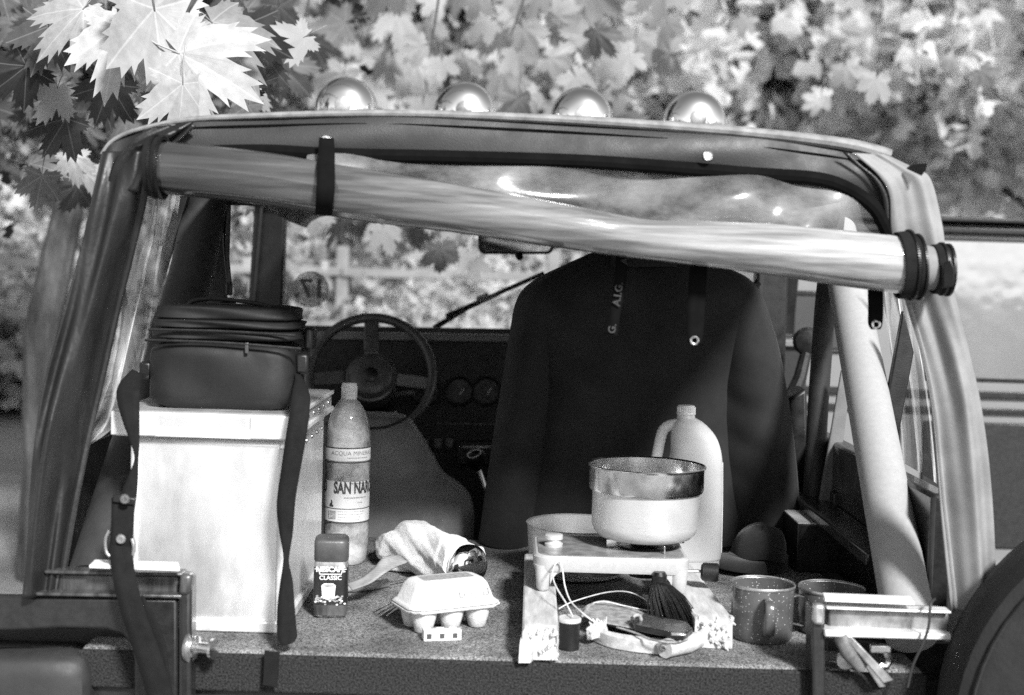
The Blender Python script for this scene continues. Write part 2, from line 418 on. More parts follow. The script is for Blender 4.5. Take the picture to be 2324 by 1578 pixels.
rowA = [('b', 180, 15, 1.0, 'loose grey-green tree above the far left edge of the soft top'),
        ('a', 560, 19, 1.15, 'pale tree behind the chrome lamp at the steering wheel end'),
        ('b', 905, 14, .95, 'mid-grey tree whose trunk stands behind the steering wheel'),
        ('c', 1010, 21, 1.2, 'pale tree with its slim trunk behind the rear view mirror'),
        ('a', 1330, 17, 1.1, 'bright tree rising behind the third chrome lamp'),
        ('c', 1700, 16, 1.15, 'bright tree behind the plain end of the soft top'),
        ('a', 2010, 20, 1.25, 'bright tall tree above the drooping corner of the soft top'),
        ('c', 2350, 15, 1.1, 'bright tree above the pale van')]
for i, (k, px, Y, s, lb) in enumerate(rowA): tree(k, pxx(px, Y), Y, s, i * 1.7, lb, NEARG)
for i in range(10):
    px = -150 + i * 290; Y = 46 + (i * 7) % 13
    tree('e', pxx(px, Y), Y, 1.6 + .15 * (i % 3), i * 2.1, 'distant bright tree closing off the far side of the field', FARG)
for i in range(7):
    a = -1.9 + i * .63; d = 42 + (i * 5) % 4
    tree('abc'[i % 3], math.sin(a) * d, -math.cos(a) * d, .7 + .1 * (i % 2), i * 1.3, 'tree standing behind the photographer', BACKG)
SHR = [('s', -60, 13.2, 'mid-grey shrub at the very edge of the field, beyond the dark side curtain'), ('t', 130, 14.0, 'pale low shrub seen past the dark side curtain'), ('s', 330, 13.5, 'mid-grey shrub seen through the clear side window'),
       ('t', 560, 14.4, 'pale shrub between the roll bar and the windscreen post'), ('s', 700, 13.0, 'mid-grey shrub behind the windscreen sticker'), ('t', 850, 13.8, 'pale shrub above the steering wheel rim'),
       ('s', 1010, 14.6, 'mid-grey shrub behind the wiper arm'), ('t', 1180, 13.3, 'pale shrub between the wiper tip and the jacket'), ('s', 1350, 14.1, 'mid-grey shrub behind the jacket shoulder'), ('t', 1560, 13.6, 'pale shrub hidden mostly by the jacket'),
       ('s', 1760, 14.3, 'mid-grey shrub past the far windscreen post')]
for i, (k, px, Y, lb) in enumerate(SHR): tree(k, pxx(px, Y), Y, .8 + .1 * (i % 3), i * 1.9, lb, 'shrubs beyond the fence', 'shrub', 'field_shrub')
tree('d', pxx(120, 6.3), 6.3, .8, .4, 'dark evergreen tree filling the corner beyond the left curtain', None, 'tree', 'evergreen_tree')
tree('d', pxx(-260, 7.2), 7.2, .95, 2.4, 'dark evergreen tree at the picture edge, partly hidden by the nearer one', None, 'tree')

# ------------------------------------------------------------------ maple: a trunk beside the vehicle, limbs overhead, leaves hanging into view
def leaf_mb(seed, curl):
    rnd = random.Random(seed); out = []
    lobes = [(-150, .30), (-104, .62), (-48, .93), (0, 1.0), (48, .9), (104, .6), (150, .28)]
    for i, (a, L) in enumerate(lobes):
        L *= rnd.uniform(.93, 1.07)
        if i: out.append(((a + lobes[i - 1][0]) / 2, .5 if 1 < i < 6 else .3))
        if L > .4:
            for s in (-1, 1):
                seq = [(20, .64), (18.5, .79), (14, .7), (11, .93), (6, .82)]
                seq = [(s * (d + rnd.uniform(-.7, .7)), r * L) for d, r in seq]
                if s == -1: out += [(a + d, r) for d, r in seq] + [(a, L)]
                else: out += [(a + d, r) for d, r in reversed(seq)]
        else: out += [(a - 9, L * .8), (a, L), (a + 9, L * .8)]
    mb = MB(); n = len(out); vs = []
    def hz(x, y):
        r = math.hypot(x, y); a = math.degrees(math.atan2(x, y)); near = min(abs(a - q) for q, _ in lobes)
        return -curl * r * r + .0014 * near * r + .03 * math.sin(5 * x + seed) * r
    for s in (.33, .68, 1):
        for a, r in out:
            x, y = math.sin(RAD(a)) * r * s, math.cos(RAD(a)) * r * s; vs.append((x, y, hz(x, y)))
    vs.append((0, 0, 0)); c = len(vs) - 1; fs = []
    for i in range(n - 1):
        fs.append((c, i + 1, i))
        for k in range(2): fs.append((k * n + i, k * n + i + 1, (k + 1) * n + i + 1, (k + 1) * n + i))
    mb.add(vs, fs)
    mb.path([V((0, .02, 0)), V((.03, -.25, .03)), V((.02, -.6, .1))], [.012, .012, .018], 5)
    return mb
maple = thing('maple_tree', (-3.4, 4.4, 0), 'maple with large pale leaves hanging over the soft top', 'tree')
tk = MB(); base = V((-3.4, 4.4, 0))
tk.path([base + V(p) for p in ((0, 0, 0), (.03, .02, .5), (.08, .03, 1.4), (.2, .05, 2.3), (.5, .1, 3.1))], [.24, .18, .16, .14, .1], 14)
obj('trunk', tk, 'bark', maple)
limb_ends = []
for i, (ex, ey, ez) in enumerate(((-.9, 2.75, 2.5), (-.2, 3.6, 2.75), (-1.6, 3.4, 2.7), (.4, 5.4, 2.95), (-.6, 6.0, 2.9), (1.2, 6.2, 3.2))):
    s = V((-2.95, 4.5, 3.0)); e = V((ex, ey, ez))
    obj('branch', MB().path([s, s.lerp(e, .35) + V((0, 0, .28)), s.lerp(e, .7) + V((0, 0, .2)), e], [.06, .04, .025, .008], 8), 'bark', maple)
    limb_ends.append((s, e))
leafmesh = {}
for k in range(6):
    for mk in ('leafnear', 'leafdark', 'foliagemid'):
        me = bpy.data.meshes.new('leaf'); q = leaf_mb(k * 13 + 3, (.1, .3, -.15, .45, .2, .36)[k])
        me.from_pydata([tuple(p) for p in q.v], [], q.f)
        me.polygons.foreach_set('use_smooth', [True] * len(me.polygons)); me.materials.append(M[mk]); leafmesh[k, mk] = me
nleaf = [0]; rl = random.Random(21)
def leaf(px, py, Y, size_px, rot, tilt=(0, 0), mk='leafnear'):
    """rot: direction of the tip in the picture, degrees clockwise from straight down"""
    c = A(px, py, Y); s = size_px * mpp(Y)
    a = RAD(rot); tip = V((-math.sin(a), 0, -math.cos(a))); n = V((tilt[0], -1, tilt[1])).normalized()
    tip = (tip - n * tip.dot(n)).normalized(); x = tip.cross(n)
    o = bpy.data.objects.new('leaf', leafmesh[nleaf[0] % 6, mk]); COL.objects.link(o); nleaf[0] += 1
    o.parent = maple
    R = Matrix((x, tip, n)).transposed()
    o.matrix_local = Matrix.Translation(c - V(maple.location)) @ R.to_4x4() @ Matrix.Diagonal((s * rl.uniform(.78, 1.05), s, s * rl.uniform(.7, 1.6), 1))
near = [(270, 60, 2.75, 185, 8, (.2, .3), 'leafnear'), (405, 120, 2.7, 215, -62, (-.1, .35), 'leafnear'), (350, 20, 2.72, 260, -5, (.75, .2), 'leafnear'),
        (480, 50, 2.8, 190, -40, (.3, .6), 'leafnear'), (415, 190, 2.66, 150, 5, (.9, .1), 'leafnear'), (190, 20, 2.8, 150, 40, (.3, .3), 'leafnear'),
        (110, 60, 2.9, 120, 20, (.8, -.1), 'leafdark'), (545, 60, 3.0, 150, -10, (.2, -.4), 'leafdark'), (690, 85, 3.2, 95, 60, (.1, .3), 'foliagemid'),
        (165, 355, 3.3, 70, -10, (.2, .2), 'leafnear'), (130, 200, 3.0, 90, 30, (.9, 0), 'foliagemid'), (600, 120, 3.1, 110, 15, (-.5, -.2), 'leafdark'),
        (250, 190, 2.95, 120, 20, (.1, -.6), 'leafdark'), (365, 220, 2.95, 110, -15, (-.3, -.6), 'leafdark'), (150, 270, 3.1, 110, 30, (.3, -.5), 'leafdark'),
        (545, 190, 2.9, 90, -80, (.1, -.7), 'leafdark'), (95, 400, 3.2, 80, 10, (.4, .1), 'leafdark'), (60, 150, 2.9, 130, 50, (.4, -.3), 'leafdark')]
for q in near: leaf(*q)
rl = random.Random(5)
def tw(): return (rl.gauss(0, .5), rl.gauss(.1, .5))
for i in range(95):       # above the lamps
    px = rl.uniform(600, 1540); py = rl.uniform(-60, 285) if px < 1400 else rl.uniform(-60, 150)
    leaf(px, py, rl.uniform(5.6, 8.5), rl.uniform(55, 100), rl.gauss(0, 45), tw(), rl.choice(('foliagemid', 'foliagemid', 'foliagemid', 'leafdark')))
for i in range(9):       # right, thin
    leaf(rl.uniform(1500, 2300), rl.uniform(-60, 330), rl.uniform(5.5, 7.5), rl.uniform(35, 65), rl.gauss(0, 45), tw(), rl.choice(('foliagemid', 'leafnear', 'leafnear')))
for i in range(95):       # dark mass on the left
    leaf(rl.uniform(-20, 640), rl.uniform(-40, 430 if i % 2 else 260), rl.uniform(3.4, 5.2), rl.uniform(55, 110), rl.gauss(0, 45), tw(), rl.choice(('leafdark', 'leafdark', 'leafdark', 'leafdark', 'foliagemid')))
hang = [(790, 470), (740, 500), (830, 520), (900, 480), (960, 500), (1010, 540), (1040, 590), (1060, 620), (1000, 610), (1090, 520), (950, 530),
        (870, 560), (700, 520), (1080, 640), (1030, 500), (780, 545), (660, 470), (1120, 560), (860, 470), (920, 560)]
for px, py in hang:
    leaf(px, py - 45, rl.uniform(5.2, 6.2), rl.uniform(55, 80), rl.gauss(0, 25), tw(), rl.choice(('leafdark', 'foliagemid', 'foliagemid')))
tg = rl
for (px, py, Y), (qx, qy, Z) in (((430, -120, 2.75), (410, 60, 2.75)), ((260, -120, 2.9), (280, 60, 2.8)), ((980, -130, 5.2), (975, 130, 5.2)),
                                 ((700, -130, 4.9), (690, 40, 4.9)), ((1060, 330, 5.6), (1040, 560, 5.6)), ((800, 330, 5.7), (805, 470, 5.7)), ((1200, -130, 5.4), (1160, 80, 5.4))):
    a, b_ = A(px, py, Y), A(qx, qy, Z)
    obj('twig', MB().path([a, a.lerp(b_, .5) + V((.03, 0, 0)), b_], [.008, .005, .003], 6), 'bark', maple)

# ------------------------------------------------------------------ the pale van parked beyond, seen past the right-hand curtain
van = thing('parked_van', (1.75, 5.4, 0), 'pale van with dark window trim parked beyond the canvas curtain', 'van')
vy = 4.55; vx0, vx1 = A(1775, 700, vy).x, A(1775, 700, vy).x + 1.75
ztop = A(2200, 497, vy).z; zb = A(2250, 900, vy).z
def vbox(n, x0, x1, y0, y1, z0, z1, m, par=van, bev=.01): return obj(n, MB().box(((x0 + x1) / 2, (y0 + y1) / 2, (z0 + z1) / 2), (x1 - x0, y1 - y0, z1 - z0)), m, par, bevel=bev)
vbox('body', vx0, vx1, vy, vy + 3.9, .38, ztop - .012, 'vanpaint', bev=.05)
vbox('roof_gutter', vx0 - .01, vx1 + .01, vy - .03, vy + 3.9, ztop - .012, ztop + .004, 'black', bev=.004)
vbox('roof_trim', vx0 - .008, vx1 + .008, vy - .02, vy + 3.88, ztop - .05, ztop - .03, 'black', bev=.004)
rw = vbox('rear_window', vx0 + .52, vx1 - .12, vy - .012, vy + .02, zb + .06, ztop - .075, 'vanglass', bev=.004)
vbox('door_gap', vx0 + .42, vx0 + .426, vy - .008, vy + .02, .6, ztop - .06, 'black', bev=0)
vbox('window_seal', vx0 + .5, vx1 - .1, vy - .006, vy + .02, zb + .05, ztop - .065, 'black', bev=.003)
vbox('belt_trim', vx0 - .006, vx1 + .006, vy - .016, vy + .02, zb - .006, zb + .018, 'black', bev=.003)
vbox('belt_trim', vx0 - .006, vx1 + .006, vy - .016, vy + .02, zb - .06, zb - .04, 'black', bev=.003)
vbox('tail_panel', vx0 + .5, vx1 - .06, vy - .01, vy + .02, .62, zb - .09, 'paint', bev=.006)
vbox('bumper', vx0 - .02, vx1 + .02, vy - .12, vy + .1, .4, .56, 'black', bev=.03)
wl = vbox('side_window', vx0 + .04, vx0 + .27, vy - .012, vy + .02, A(1820, 790, vy).z, A(1820, 672, vy).z, 'glassdark', bev=.004)
vbox('frame', vx0 + .02, vx0 + .29, vy - .01, vy + .018, A(1820, 672, vy).z + .002, A(1820, 672, vy).z + .018, 'black', wl, .003)
vbox('frame', vx0 + .02, vx0 + .29, vy - .01, vy + .018, A(1820, 790, vy).z - .014, A(1820, 790, vy).z - .002, 'black', wl, .003)
for x in (vx0 + .09, vx1 - .09):
    for y in (vy + .7, vy + 3.1):
        wh = obj('wheel', MB().lathe([(.2, -.1), (.31, -.09), (.33, -.05), (.33, .05), (.31, .09), (.2, .1)], (x, y, .33), 28, (1, 0, 0)), 'rubber', van)
        obj('rim', MB().lathe([(.03, .106), (.15, .102), (.19, .09)], (x, y, .33), 20, (1 if x > 1 else -1, 0, 0)), 'galv', wh)
# ------------------------------------------------------------------ the open off-road vehicle, seen from behind
jeep = thing('off_road_vehicle', (0, 3.2, 0), 'dark soft-top off-road vehicle with its rear open and window rolled up', 'vehicle')
DZ = A(1169, 1496, 2.1).z          # top of the carpeted cargo deck
def pq(name, poly, Y, depth, m, par=jeep, bevel=.004, smooth=35, label=None):
    return obj(name, MB().prism([A(x, y, Y) for x, y in poly], (0, depth, 0)), m, par, smooth, bevel, label=label)
def rr(x0, y0, x1, y1, r=8, n=4):
    out = []
    for cx, cy, a0 in ((x1 - r, y0 + r, -90), (x1 - r, y1 - r, 0), (x0 + r, y1 - r, 90), (x0 + r, y0 + r, 180)):
        for k in range(n + 1): a = RAD(a0 + 90 * k / n); out.append((cx + r * math.cos(a), cy + r * math.sin(a)))
    return out
def slab(rows, nv, n=28, power=2.6, wob=0, crease=0):
    """upright cushion-like solid: rows of (py, x_left, x_right, Y, half depth)"""
    R = []
    for j, (py, xl, xr, Y, hd) in enumerate(cat(rows, nv)):
        a, b = A(xl, py, Y), A(xr, py, Y); c = (a + b) / 2; hx = (b - a) / 2; ring = []
        for k in range(n):
            t = 2 * math.pi * k / n; cx, cy = math.cos(t), math.sin(t)
            q = (abs(cx) ** power + abs(cy) ** power) ** (-1 / power)
            w2 = wob * (.4 + 1.6 * j / nv); o = w2 * math.sin(t * 5 + j * .05 + .5 * math.sin(j * .17)) * .6 + w2 * math.sin(t * 11 - j * .04) * .35
            o += crease * math.sin(j * .62 + 2.2 * math.sin(t) + cx * 2) * math.exp(-((j / nv - .5) / .22) ** 2)
            ring.append(c + hx * cx * q * (1 + .5 * crease / .01 * .06 * math.sin(j * .45 + 1)) + V((0, hd * cy * q + o, 0)))
        R.append(ring)
    return MB().rings(R)
# tub
obj('cargo_deck', MB().box((0, (2.1 + 3.05) / 2, DZ - .03), (1.36, .95, .06)), 'carpet', jeep, bevel=.012, seg=3, label='speckled carpet deck across the load bay')
obj('shaded_deck_face', MB().box((0, 2.097, DZ - .0345), (1.362, .012, .062)), 'shadecopy', jeep, bevel=.005, seg=3, label='front face of the carpet deck with its shade painted in')
obj('floor_pan', MB().box((0, 3.3, .62), (1.4, 2.3, .04)), 'paint', jeep)
obj('rear_sill', MB().box((0, 2.13, .745), (1.36, .05, .22)), 'paint', jeep, bevel=.006)
WL, WR = -.775, .725
for x, s, zt in ((WL, -1, 1.19), (WR, 1, 1.165)):
    obj('side_wall', MB().box((x + s * .02, 2.8, (zt + .55) / 2), (.04, 1.1, zt - .55)), 'paint', jeep, bevel=.008)
    obj('wall_ledge', MB().box((x - s * .035, 2.86, 1.02), (.07, .95, .025)), 'paint', jeep, bevel=.004)
    obj('door_panel', MB().box((x + s * .025, 3.75, .86), (.05, .78, .62)), 'paint', jeep, bevel=.01)
    obj('fender', MB().box((x + s * .02, 4.9, .85), (.3, 1.4, .12)), 'paint', jeep, bevel=.03)
obj('bonnet', MB().box((-.02, 4.95, .98), (1.1, 1.45, .2)), 'paint', jeep, bevel=.05, seg=3)
obj('firewall', MB().box((-.02, 4.2, .9), (1.5, .06, .7)), 'paint', jeep)
for x in (WL - .02, WR + .02):
    for y in (2.75, 5.1):
        wh = obj('wheel', MB().lathe([(.2, -.11), (.34, -.11), (.37, -.08), (.375, 0), (.37, .08), (.34, .11), (.2, .11)], (x, y, .372), 40, (1, 0, 0)), 'rubber', jeep)
        obj('rim', MB().lathe([(.04, .1), (.12, .07), (.19, .112), (.21, .112)], (x, y, .372), 24, (1 if x > 0 else -1, 0, 0)), 'galv', wh)
# rear corner, left of the opening
pq('corner_panel', [(-60, 1352), (404, 1358), (404, 1720), (302, 1720), (302, 1500), (296, 1462), (276, 1440), (240, 1430), (140, 1427), (60, 1432), (-60, 1434)], 2.06, .02, 'paint', bevel=.006)
pq('lamp_recess', [(-60, 1420), (315, 1425), (315, 1720), (-60, 1720)], 2.16, .02, 'black')
tl = obj('tail_lamp', slab([(1478, 10, 150, 2.1, .01), (1483, -30, 185, 2.1, .03), (1500, -50, 205, 2.1, .04), (1540, -50, 212, 2.1, .045), (1700, -50, 212, 2.1, .045)], 14, power=4), 'pad', jeep, label='pale tail lamp lens')
pq('lens_rim', [(-60, 1462), (160, 1466), (215, 1490), (232, 1540), (232, 1720), (-60, 1720)], 2.13, .02, 'black', tl)
ur = pq('upper_rail', [(118, 1300), (410, 1306), (404, 1352), (112, 1346)], 2.075, .05, 'galv', bevel=.005)
M['galvdark'] = mat('dull painted metal', .1, .35, .5, var=.5, vs=18, bump=.2, bs=60, stretch=(3, 1, .5)); ur.data.materials[0] = M['galvdark']
pq('rail_lip', [(80, 1345), (412, 1351), (412, 1359), (80, 1353)], 2.05, .03, 'galvdark', ur, .002)
pq('rail_lip', [(100, 1295), (415, 1301), (415, 1309), (100, 1303)], 2.06, .03, 'galvdark', ur, .002)
obj('latch_plate', MB().prism([onz(202, 1290, 1.045), onz(408, 1297, 1.045), onz(405, 1283, 1.045), onz(215, 1277, 1.045)], (0, 0, .005)), 'white', jeep, bevel=.001)
pq('corner_post', [(405, 1308), (434, 1310), (432, 1720), (403, 1720)], 2.05, .04, 'paint', bevel=.006)
pq('post_cap', [(408, 1303), (436, 1305), (430, 1352), (405, 1352)], 2.045, .03, 'galvdark', bevel=.006)
st = obj('door_striker', MB().lathe([(.004, 0), (.016, 0), (.018, .004), (.018, .008), (.012, .01), (.009, .012), (.009, .03), (.016, .033), (.016, .038), (.004, .04)], A(436, 1468, 2.06), 24, (1, -.25, 0)), 'steel', jeep)
obj('washer', MB().lathe([(.012, -.006), (.024, -.005), (.025, 0), (.02, .001)], A(436, 1468, 2.06), 24, (1, -.25, 0)), 'galv', st)
# rear corner, right of the opening
pq('corner_post', [(1842, 1378), (1872, 1380), (1878, 1720), (1846, 1720)], 2.06, .05, 'paint', bevel=.005)
pq('post_cap', [(1848, 1372), (1874, 1374), (1872, 1422), (1846, 1418)], 2.05, .02, 'galv', bevel=.005)
ur = pq('upper_rail', [(1880, 1382), (2155, 1392), (2155, 1436), (1880, 1428)], 2.075, .05, 'galvdark', bevel=.004)
ur.data.materials[0] = mat('bare grey metal', .26, .5, .6, var=.4, vs=30, bump=.2, bs=80)
pq('rail_lip', [(1872, 1430), (2160, 1440), (2160, 1454), (1872, 1446)], 2.05, .04, 'aluedge', ur, .002)
pq('rail_lip', [(1876, 1378), (2160, 1388), (2160, 1394), (1876, 1384)], 2.06, .03, 'aluedge', ur, .002)
obj('latch_plate', MB().prism([onz(1872, 1366, 1.02), onz(2076, 1374, 1.02), onz(2066, 1360, 1.02), onz(1866, 1352, 1.02)], (0, 0, .005)), 'white', jeep, bevel=.001)
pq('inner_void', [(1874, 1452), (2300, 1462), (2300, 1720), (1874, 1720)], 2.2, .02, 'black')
lt = obj('tailgate_latch', MB().path(pp((1907, 1440, 2.06), (1925, 1480, 2.06), (1955, 1512, 2.07)), [.013, .013, .012], 14), 'galv', jeep)
obj('brace', MB().prism(pp((1915, 1445, 2.05), (1932, 1443, 2.05), (2030, 1545, 2.05), (2005, 1552, 2.05)), (0, .006, 0)), 'galv', lt, bevel=.002)
obj('brace', MB().prism(pp((1955, 1500, 2.08), (1966, 1497, 2.08), (2012, 1560, 2.08), (1996, 1562, 2.08)), (0, .006, 0)), 'galv', lt, bevel=.002)
obj('hook', MB().path(pp((1975, 1475, 2.1), (1990, 1472, 2.1), (2010, 1478, 2.1), (2020, 1500, 2.1), (2012, 1512, 2.1), (1996, 1510, 2.1)), .006, 8), 'steel', lt)
obj('catch', MB().box(A(1998, 1472, 2.09), (.035, .01, .014)), 'steel', lt, bevel=.003)
obj('pivot', MB().lathe([(.003, 0), (.014, 0), (.014, .008), (.005, .01), (.003, .011)], A(1916, 1497, 2.1), 20, (0, -1, 0)), 'galv', lt)
obj('release_cable', MB().path(cat(pp((2122, 1360, 2.06), (2112, 1372, 2.04), (2108, 1420, 2.035), (2095, 1460, 2.035), (2072, 1510, 2.04), (2060, 1560, 2.04)), 20), .0022, 8), 'pad', jeep)
# spare wheel on the tailgate that has swung out
c = A(2735, 1690, 1.95)
sp = obj('spare_wheel', MB().lathe([(.2, -.09), (.33, -.1), (.365, -.085), (.382, -.05), (.386, 0), (.382, .05), (.365, .085), (.33, .1), (.2, .09)], c, 64, (-.25, -1, .06)), 'rubber', jeep, label='black spare wheel cover at the swung-out tailgate')

for r_c, off_ in ((.345, .098), (.2, .1)):
    ax_ = V((-.25, -1, .06)).normalized(); e1_ = ax_.cross(UP).normalized(); e2_ = ax_.cross(e1_)
    obj('cover_seam', MB().path([c + (e1_ * math.cos(q) + e2_ * math.sin(q)) * r_c + ax_ * off_ for q in [k / 60 * 2 * math.pi for k in range(61)]], .003, 6), 'blackmatte', sp)
# roll bar
lb = obj('roll_bar', MB().path(cat(pp((472, 420, 3.0), (462, 480, 2.96), (430, 640, 2.8), (345, 900, 2.52), (215, 1320, 2.2)), 30), .047, 24), 'pad', jeep, label='dark padded roll bar leg behind the camera bag')
obj('padding_seam', MB().path([A(x, y, Y) for x, y, Y in ((402, 552, 2.845), (425, 543, 2.835), (455, 546, 2.835), (482, 560, 2.845))], .0025, 6), 'black', lb)
pa, pb_ = A(1922, 640, 2.95), A(2055, 1365, 2.2); rb = obj('roll_bar', MB().path([pa + (pa - pb_) * .22, pa, pa.lerp(pb_, .5), pb_, pb_ + (pb_ - pa) * .08], .0425, 32), 'padlight', jeep, label='pale padded roll bar leg')
obj('roll_hoop', MB().path(pp((472, 425, 3.02), (700, 430, 3.02), (1200, 450, 3.02), (1700, 470, 3.02), (1898, 478, 3.02)), .04, 16), 'pad', jeep)
obj('roll_hoop', MB().path(pp((1895, 480, 3.03), (1872, 700, 3.03), (1858, 900, 3.03), (1842, 1190, 3.03)), .024, 14), 'pad', jeep)
obj('seat_belt', MB().prism(pp((1910, 840, 2.95), (1932, 860, 2.95), (1893, 1175, 2.95), (1852, 1175, 2.95)), (0, .01, 0)), 'padlight', jeep, bevel=.003).data.materials[0] = M['seat']
obj('roll_hoop', MB().path(pp((495, 450, 3.04), (492, 560, 3.04), (485, 700, 3.04), (470, 1100, 3.04)), .03, 14), 'pad', jeep)
obj('belt_guide', MB().path(cat(pp((517, 480, 2.95), (512, 540, 2.95), (516, 600, 2.95), (522, 660, 2.95)), 14), .006, 8), 'black', jeep)
obj('belt_buckle', MB().box(A(520, 655, 2.95), (.014, .012, .03)), 'black', jeep, bevel=.004)
obj('belt_knob', MB().lathe([(.004, -.02), (.018, -.016), (.022, 0), (.018, .016), (.004, .02)], A(514, 700, 2.9), 20, (1, -.4, 0)), 'black', jeep)
# bows that carry the side windows
for poly, Y in (([(402, 445), (428, 445), (362, 655), (352, 615)], 2.9), ([(262, 630), (280, 655), (318, 905), (296, 900)], 2.6),
                ([(2051, 705), (2075, 800), (2040, 990), (2014, 905)], 2.62)):
    obj('window_bow', MB().prism([A(x, y, Y) for x, y in poly], (0, .02, 0)), 'black', jeep, bevel=.003)
pq('door_pillar', [(1722, 560), (1792, 560), (1782, 860), (1768, 925), (1700, 925)], 3.62, .06, 'black', bevel=.008)
pq('pillar_seal', [(1726, 560), (1738, 560), (1722, 925), (1708, 925)], 3.6, .015, 'blackmatte', bevel=.003)
pq('belt_reel', [(1790, 905), (1832, 880), (1838, 1170), (1775, 1170), (1780, 960)], 3.15, .1, 'black', bevel=.008)
dm = obj('door_mirror', MB().lathe([(.005, -.03), (.03, -.025), (.038, 0), (.03, .03), (.005, .04)], A(1832, 775, 3.5), 20, (.2, 1, 0)), 'black', jeep)
obj('mirror_arm', MB().path(pp((1832, 790, 3.5), (1815, 860, 3.45), (1790, 920, 3.4)), [.015, .018, .022], 10), 'black', dm)
pq('door_edge', [(1960, 1100), (1990, 1130), (1990, 1260), (1890, 1200), (1890, 1120)], 2.9, .03, 'black')

# windscreen
wf = obj('windscreen_frame', MB().prism(pp((578, 440, 4.0), (648, 440, 4.0), (640, 700, 4.06), (642, 742, 4.08), (560, 742, 4.08)), (0, .05, 0)), 'black', jeep, bevel=.006)
obj('post', MB().prism(pp((1760, 470, 4.02), (1830, 470, 4.02), (1800, 770, 4.1), (1730, 770, 4.1)), (0, .05, 0)), 'black', wf, bevel=.006)
obj('header', MB().prism(pp((560, 425, 3.98), (1840, 450, 3.98), (1840, 488, 3.98), (560, 468, 3.98)), (0, .06, 0)), 'black', wf, bevel=.006)
obj('sill', MB().prism(pp((560, 738, 4.07), (1800, 758, 4.07), (1800, 772, 4.07), (560, 752, 4.07)), (0, .05, 0)), 'black', wf, bevel=.004)
obj('gasket', MB().prism(pp((590, 462, 3.985), (597, 462, 3.985), (575, 742, 4.06), (567, 742, 4.06)), (0, .01, 0)), 'blackmatte', wf, bevel=.002)
obj('windscreen', MB().prism(pp((640, 462, 4.03), (1765, 482, 4.03), (1735, 762, 4.1), (636, 744, 4.1)), (0, .004, 0)), 'glass', jeep, 0)
sk = obj('round_sticker', MB().lathe([(.0005, 0), (.056, 0), (.056, .001), (.0005, .001)], A(705, 657, 4.06), 40, (0, -1, .1)), 'inkgrey', jeep, label='round windscreen sticker seen from behind, reading 17.')
sk.data.materials[0] = clear('sticker film', 1.4, .75, .22, .3, (1, 1, 1), 90, .3, .8, .3)
tm = text_mb('17.', .078, .0002, .002)
for p in tm.v: p.x = -p.x
obj('lettering', put(tm, A(703, 657, 4.055), RT, UP, (0, -1, 0)), 'ink', sk, 0)
wp = obj('wiper', MB().path(pp((1012, 718, 4.16), (1235, 620, 4.14)), .007, 8), 'black', jeep)
obj('arm', MB().path(pp((985, 745, 4.17), (1060, 700, 4.16), (1130, 668, 4.15)), [.009, .007, .006], 8), 'black', wp)
obj('clip', MB().box(A(1096, 676, 4.14), (.04, .02, .02), Matrix.Rotation(RAD(-24), 3, 'Y')), 'black', wp, bevel=.004)
mr = obj('interior_mirror', MB().prism([A(x, y, 3.82) for x, y in rr(1085, 520, 1257, 577, 16)], (0, .035, 0)), 'black', jeep, bevel=.004)
obj('mirror_face', MB().prism([A(x, y, 3.816) for x, y in rr(1093, 526, 1250, 571, 12)], (0, .003, 0)), 'mirror', mr, 0)
obj('dip_lever', MB().path(pp((1178, 578, 3.82), (1180, 586, 3.81)), [.012, .01], 12), 'black', mr)

# dashboard
ds = pq('dashboard', [(560, 766), (1830, 786), (1830, 1300), (560, 1300)], 3.98, .12, 'blackmatte')
obj('dash_top', MB().prism(pp((560, 752, 3.96), (1830, 772, 3.96), (1830, 788, 3.96), (560, 768, 3.96)), (0, .16, 0)), 'seat', ds, bevel=.004)  # light reflecting off the pad edge is put into this greyer colour
for px in (968, 1043, 1105, 1168):
    gg = obj('gauge', MB().lathe([(.036, 0), (.04, .004), (.043, .008), (.046, .004), (.046, 0)], A(px, 888, 3.98), 28, (0, -1, 0), cap0=False, cap1=False), 'blackmatte', ds)
    obj('gauge_face', MB().lathe([(.001, .001), (.036, .001)], A(px, 888, 3.98), 24, (0, -1, 0), False, False), 'black', ds)
    n_ = A(px, 896, 3.97); obj('needle', MB().path([n_, n_ + V((.012, 0, .02))], .0012, 5), 'cord', ds)
pq('radio', rr(1035, 1002, 1175, 1055, 5), 3.95, .04, 'black', ds, .003)
pq('radio_slot', [(1048, 1012), (1170, 1012), (1170, 1018), (1048, 1018)], 3.945, .01, 'galv', ds, .001)
for px in (955, 985, 1010): pq('switch', rr(px, 995, px + 18, 1018, 3), 3.96, .02, 'galvdark', ds, .002)
pq('glove_line', [(990, 960), (1180, 964), (1180, 966), (990, 962)], 3.975, .01, 'galvdark', ds, 0)
gl = obj('gear_lever', MB().path(pp((1118, 1190, 3.4), (1108, 1130, 3.42), (1088, 1070, 3.45)), [.006, .006, .007], 10), 'steel', jeep)
obj('lever_knob', MB().lathe([(.004, -.03), (.016, -.024), (.024, -.005), (.026, .008), (.02, .022), (.004, .028)], A(1080, 1042, 3.45), 24, (.2, -.35, 1)), 'black', gl)
obj('knob_ring', MB().path([A(1076 + 15 * math.cos(q), 1030 + 8 * math.sin(q) - 4 * math.cos(q), 3.42) for q in [k / 24 * 6.2832 for k in range(25)]], .0016, 6), 'galv', gl)

